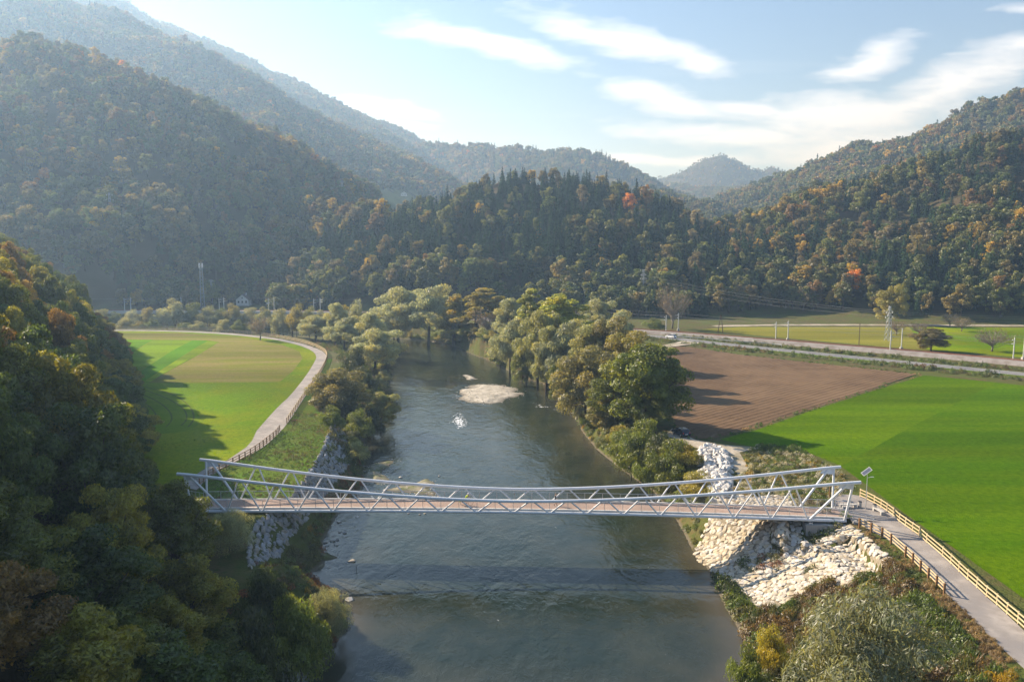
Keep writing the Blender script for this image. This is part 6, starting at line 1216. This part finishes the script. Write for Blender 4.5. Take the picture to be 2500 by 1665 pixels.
def person(label, J, regs, loc, rz, hair=None, helmet=False):
    "J: joint name -> position; one continuous body, hands with five fingers"
    e = empty('person', loc, rz); tag(e, label, 'person'); V = []; E = []; Rr_ = []; ix = {}
    def add(n, p, r): ix[n] = len(V); V.append(tuple(p)); Rr_.append(r)
    add('pelvis', J['pelvis'], (.15, .11)); add('waist', Vector(J['pelvis']).lerp(Vector(J['chest']), .5), (.135, .10)); add('chest', J['chest'], (.165, .115)); add('neck', J['neck'], .06); add('head', J['head'], (.085, .10)); add('crown', Vector(J['head'])+(Vector(J['head'])-Vector(J['neck'])).normalized()*.10, (.07, .085))
    E += [(0, 1), (1, 2), (2, 3), (3, 4), (4, 5)]
    for s_ in 'lr':
        for n, r in (('shoulder', .062), ('elbow', .045), ('wrist', .032), ('hand', .036)): add(n+s_, J[n+s_], r)
        E += [(ix['chest'], ix['shoulder'+s_]), (ix['shoulder'+s_], ix['elbow'+s_]), (ix['elbow'+s_], ix['wrist'+s_]), (ix['wrist'+s_], ix['hand'+s_])]
        hv = Vector(J['hand'+s_]); dv = (hv-Vector(J['wrist'+s_])).normalized(); sv = dv.cross(Vector((0, 0, 1))); sv = sv.normalized() if sv.length > .1 else Vector((1, 0, 0))
        for k in range(5):
            off = sv*((k-2)*.020); ln = (.05, .075, .082, .076, .058)[k]; q = hv+off+dv*ln+Vector((0, 0, -.012)); 
            if k == 0: q = hv-sv*.045+dv*.03
            add('finger%d%s' % (k, s_), q, .009); E.append((ix['hand'+s_], ix['finger%d%s' % (k, s_)]))
        for n, r in (('hip', .085), ('knee', .062), ('calf', .058), ('ankle', .040), ('toe', .036)): add(n+s_, J[n+s_] if n+s_ in J else Vector(J['knee'+s_]).lerp(Vector(J['ankle'+s_]), .3), r)
        E += [(0, ix['hip'+s_]), (ix['hip'+s_], ix['knee'+s_]), (ix['knee'+s_], ix['calf'+s_]), (ix['calf'+s_], ix['ankle'+s_]), (ix['ankle'+s_], ix['toe'+s_])]
    regions = [(mt, [i for n, i in ix.items() if any(n.startswith(q) for q in keys)]) for mt, keys in regs]
    skin_body('body', V, E, Rr_, 0, regions, e); hd = Vector(J['head'])
    hb = bmesh.new(); bmesh.ops.create_uvsphere(hb, u_segments=14, v_segments=8, radius=.115)
    for v in list(hb.verts):
        if v.co.z < -.03 and v.co.x > -.02: v.co.z = -.03; 
    bmesh.ops.scale(hb, vec=(1.12, .9, .85), verts=hb.verts); me = bpy.data.meshes.new('hair'); hb.to_mesh(me); hb.free(); me.materials.append(m_helmet if helmet else m_hair); o = link('helmet' if helmet else 'hair', me, [], e, hd+Vector((-.012, 0, .075)))
    f = MB(); d = .092
    for s_ in (-1, 1): f.box(hd+Vector((d, s_*.032, .02)), (.015, .022, .012), m=0)
    f.build('eyes', m_black, e); MB().box(hd+Vector((d+.008, 0, -.012)), (.03, .022, .04)).build('nose', m_skin, e); MB().box(hd+Vector((d-.004, 0, -.055)), (.012, .045, .012)).build('mouth', m_tail, e)
    return e
WJ = dict(pelvis=(0, 0, .93), chest=(.02, 0, 1.30), neck=(.03, 0, 1.47), head=(.06, 0, 1.59), shoulderl=(.02, .19, 1.40), elbowl=(-.06, .25, 1.14), wristl=(.10, .22, .93), handl=(.15, .21, .87), shoulderr=(.02, -.19, 1.40), elbowr=(.04, -.25, 1.13), wristr=(.22, -.20, 1.02), handr=(.29, -.18, 1.0),
    hipl=(.0, .10, .88), kneel=(.14, .10, .50), anklel=(.16, .10, .09), toel=(.31, .11, .045), hipr=(0, -.10, .88), kneer=(.03, -.10, .48), ankler=(-.20, -.10, .14), toer=(-.07, -.11, .045))
def on_deck(u, v): 
    x = (u-1250)/1944; y = -(v-832.5)/1944; d = Vector((x, math.cos(R(7))+y*math.sin(R(7)), -math.sin(R(7))+y*math.cos(R(7)))); t = (7.36-43)/d.z; return (d.x*t, d.y*t, 7.36)
bang = math.atan2(BD.y, BD.x)
def deckz(p): s_ = (Vector((p[0], p[1], 0))-B0).dot(BD); return camber(s_)+.36
wp = on_deck(1356, 1234); person('pedestrian in a dark jacket with bare legs walking across the bridge', WJ, [(m_jacket, ('pelvis', 'waist', 'chest', 'shoulder', 'elbow', 'hip')), (m_skin, ('neck', 'head', 'crown', 'hand', 'finger', 'wrist', 'knee', 'calf')), (m_shorts, ('ankle', 'toe'))], (wp[0], wp[1], deckz(wp)), bang)
cp = on_deck(1139, 1233); cz = deckz(cp)
CJ = dict(pelvis=(-.22, 0, .98), chest=(.08, 0, 1.33), neck=(.19, 0, 1.47), head=(.27, 0, 1.57), shoulderl=(.12, .19, 1.40), elbowl=(.36, .25, 1.22), wristl=(.52, .24, 1.06), handl=(.58, .23, 1.04), shoulderr=(.12, -.19, 1.40), elbowr=(.36, -.25, 1.22), wristr=(.52, -.24, 1.06), handr=(.58, -.23, 1.04),
    hipl=(-.18, .09, .93), kneel=(.18, .11, .72), anklel=(.0, .11, .34), toel=(.14, .12, .28), hipr=(-.18, -.09, .93), kneer=(.10, -.11, .55), ankler=(-.02, -.11, .15), toer=(.13, -.12, .12))
person('cyclist with white helmet and yellow-green vest riding across the bridge', CJ, [(m_vest, ('chest', 'waist', 'shoulder')), (m_shorts, ('pelvis', 'hip', 'knee', 'toe')), (m_skin, ('neck', 'head', 'crown', 'elbow', 'wrist', 'hand', 'finger', 'calf', 'ankle'))], (cp[0], cp[1], cz), bang, helmet=True)
e = empty('bicycle', (cp[0], cp[1], cz), bang); tag(e, 'pale touring bicycle with yellow-green rear bag ridden across the bridge', 'bicycle')
for x in (-.52, .56):
    pts = [(x+.34*math.cos(a), 0, .345+.34*math.sin(a)) for a in np.linspace(0, 2*math.pi, 25)]; w = MB().tube(pts, .022, 6, cap=False).build('wheel', m_black, e); sp = MB()
    for a in np.linspace(0, math.pi, 7)[:-1]: sp.beam((x-.33*math.cos(a), 0, .345-.33*math.sin(a)), (x+.33*math.cos(a), 0, .345+.33*math.sin(a)), .006, .006)
    sp.build('spokes', m_galv, w)
fr = MB(); A_, B_, C_, D_ = (-.52, 0, .345), (-.05, 0, .30), (-.20, 0, .86), (.42, 0, .88)
for a, b in ((A_, B_), (A_, C_), (B_, C_), (C_, D_), (B_, D_), (D_, (.56, 0, .345)), (D_, (.44, 0, 1.02))): fr.tube([a, b], .02, 8)
fr.build('frame', m_frame, e); MB().tube([(.50, -.27, 1.03), (.45, -.1, 1.04), (.45, .1, 1.04), (.50, .27, 1.03)], .016, 6).build('handlebar', m_black, e); MB().box((-.22, 0, .90), (.26, .15, .06)).build('saddle', m_black, e)
MB().beam((-.25, 0, .72), (-.95, 0, .74), .12, .02).build('rack', m_black, e); MB().box((-.62, 0, .80), (.34, .36, .22)).build('bag', m_shorts, e); MB().box((-.95, 0, .70), (.26, .40, .36)).build('bag', m_vest, e); MB().tube([(-.05, -.09, .30), (.02, -.1, .17)], .014, 6).tube([(-.05, .09, .30), (-.12, .1, .43)], .014, 6).build('cranks', m_galv, e)
# ---------------------------------------------------------------- haze
mh, nt = newmat('valley haze'); pv = nt.add('ShaderNodeVolumePrincipled'); pv.inputs['Color'].default_value = (.44, .68, 1, 1)
pv.inputs['Absorption Color'].default_value = (1, 1, 1, 1); pv.inputs['Density'].default_value = .00032; pv.inputs['Anisotropy'].default_value = .40
ov = nt.add('ShaderNodeOutputMaterial'); nt.l.new(pv.outputs[0], ov.inputs['Volume'])
hz = MB().box((0, 2750, 345), (8400, 6300, 696)).build('haze', mh); tag(hz, kind='stuff')
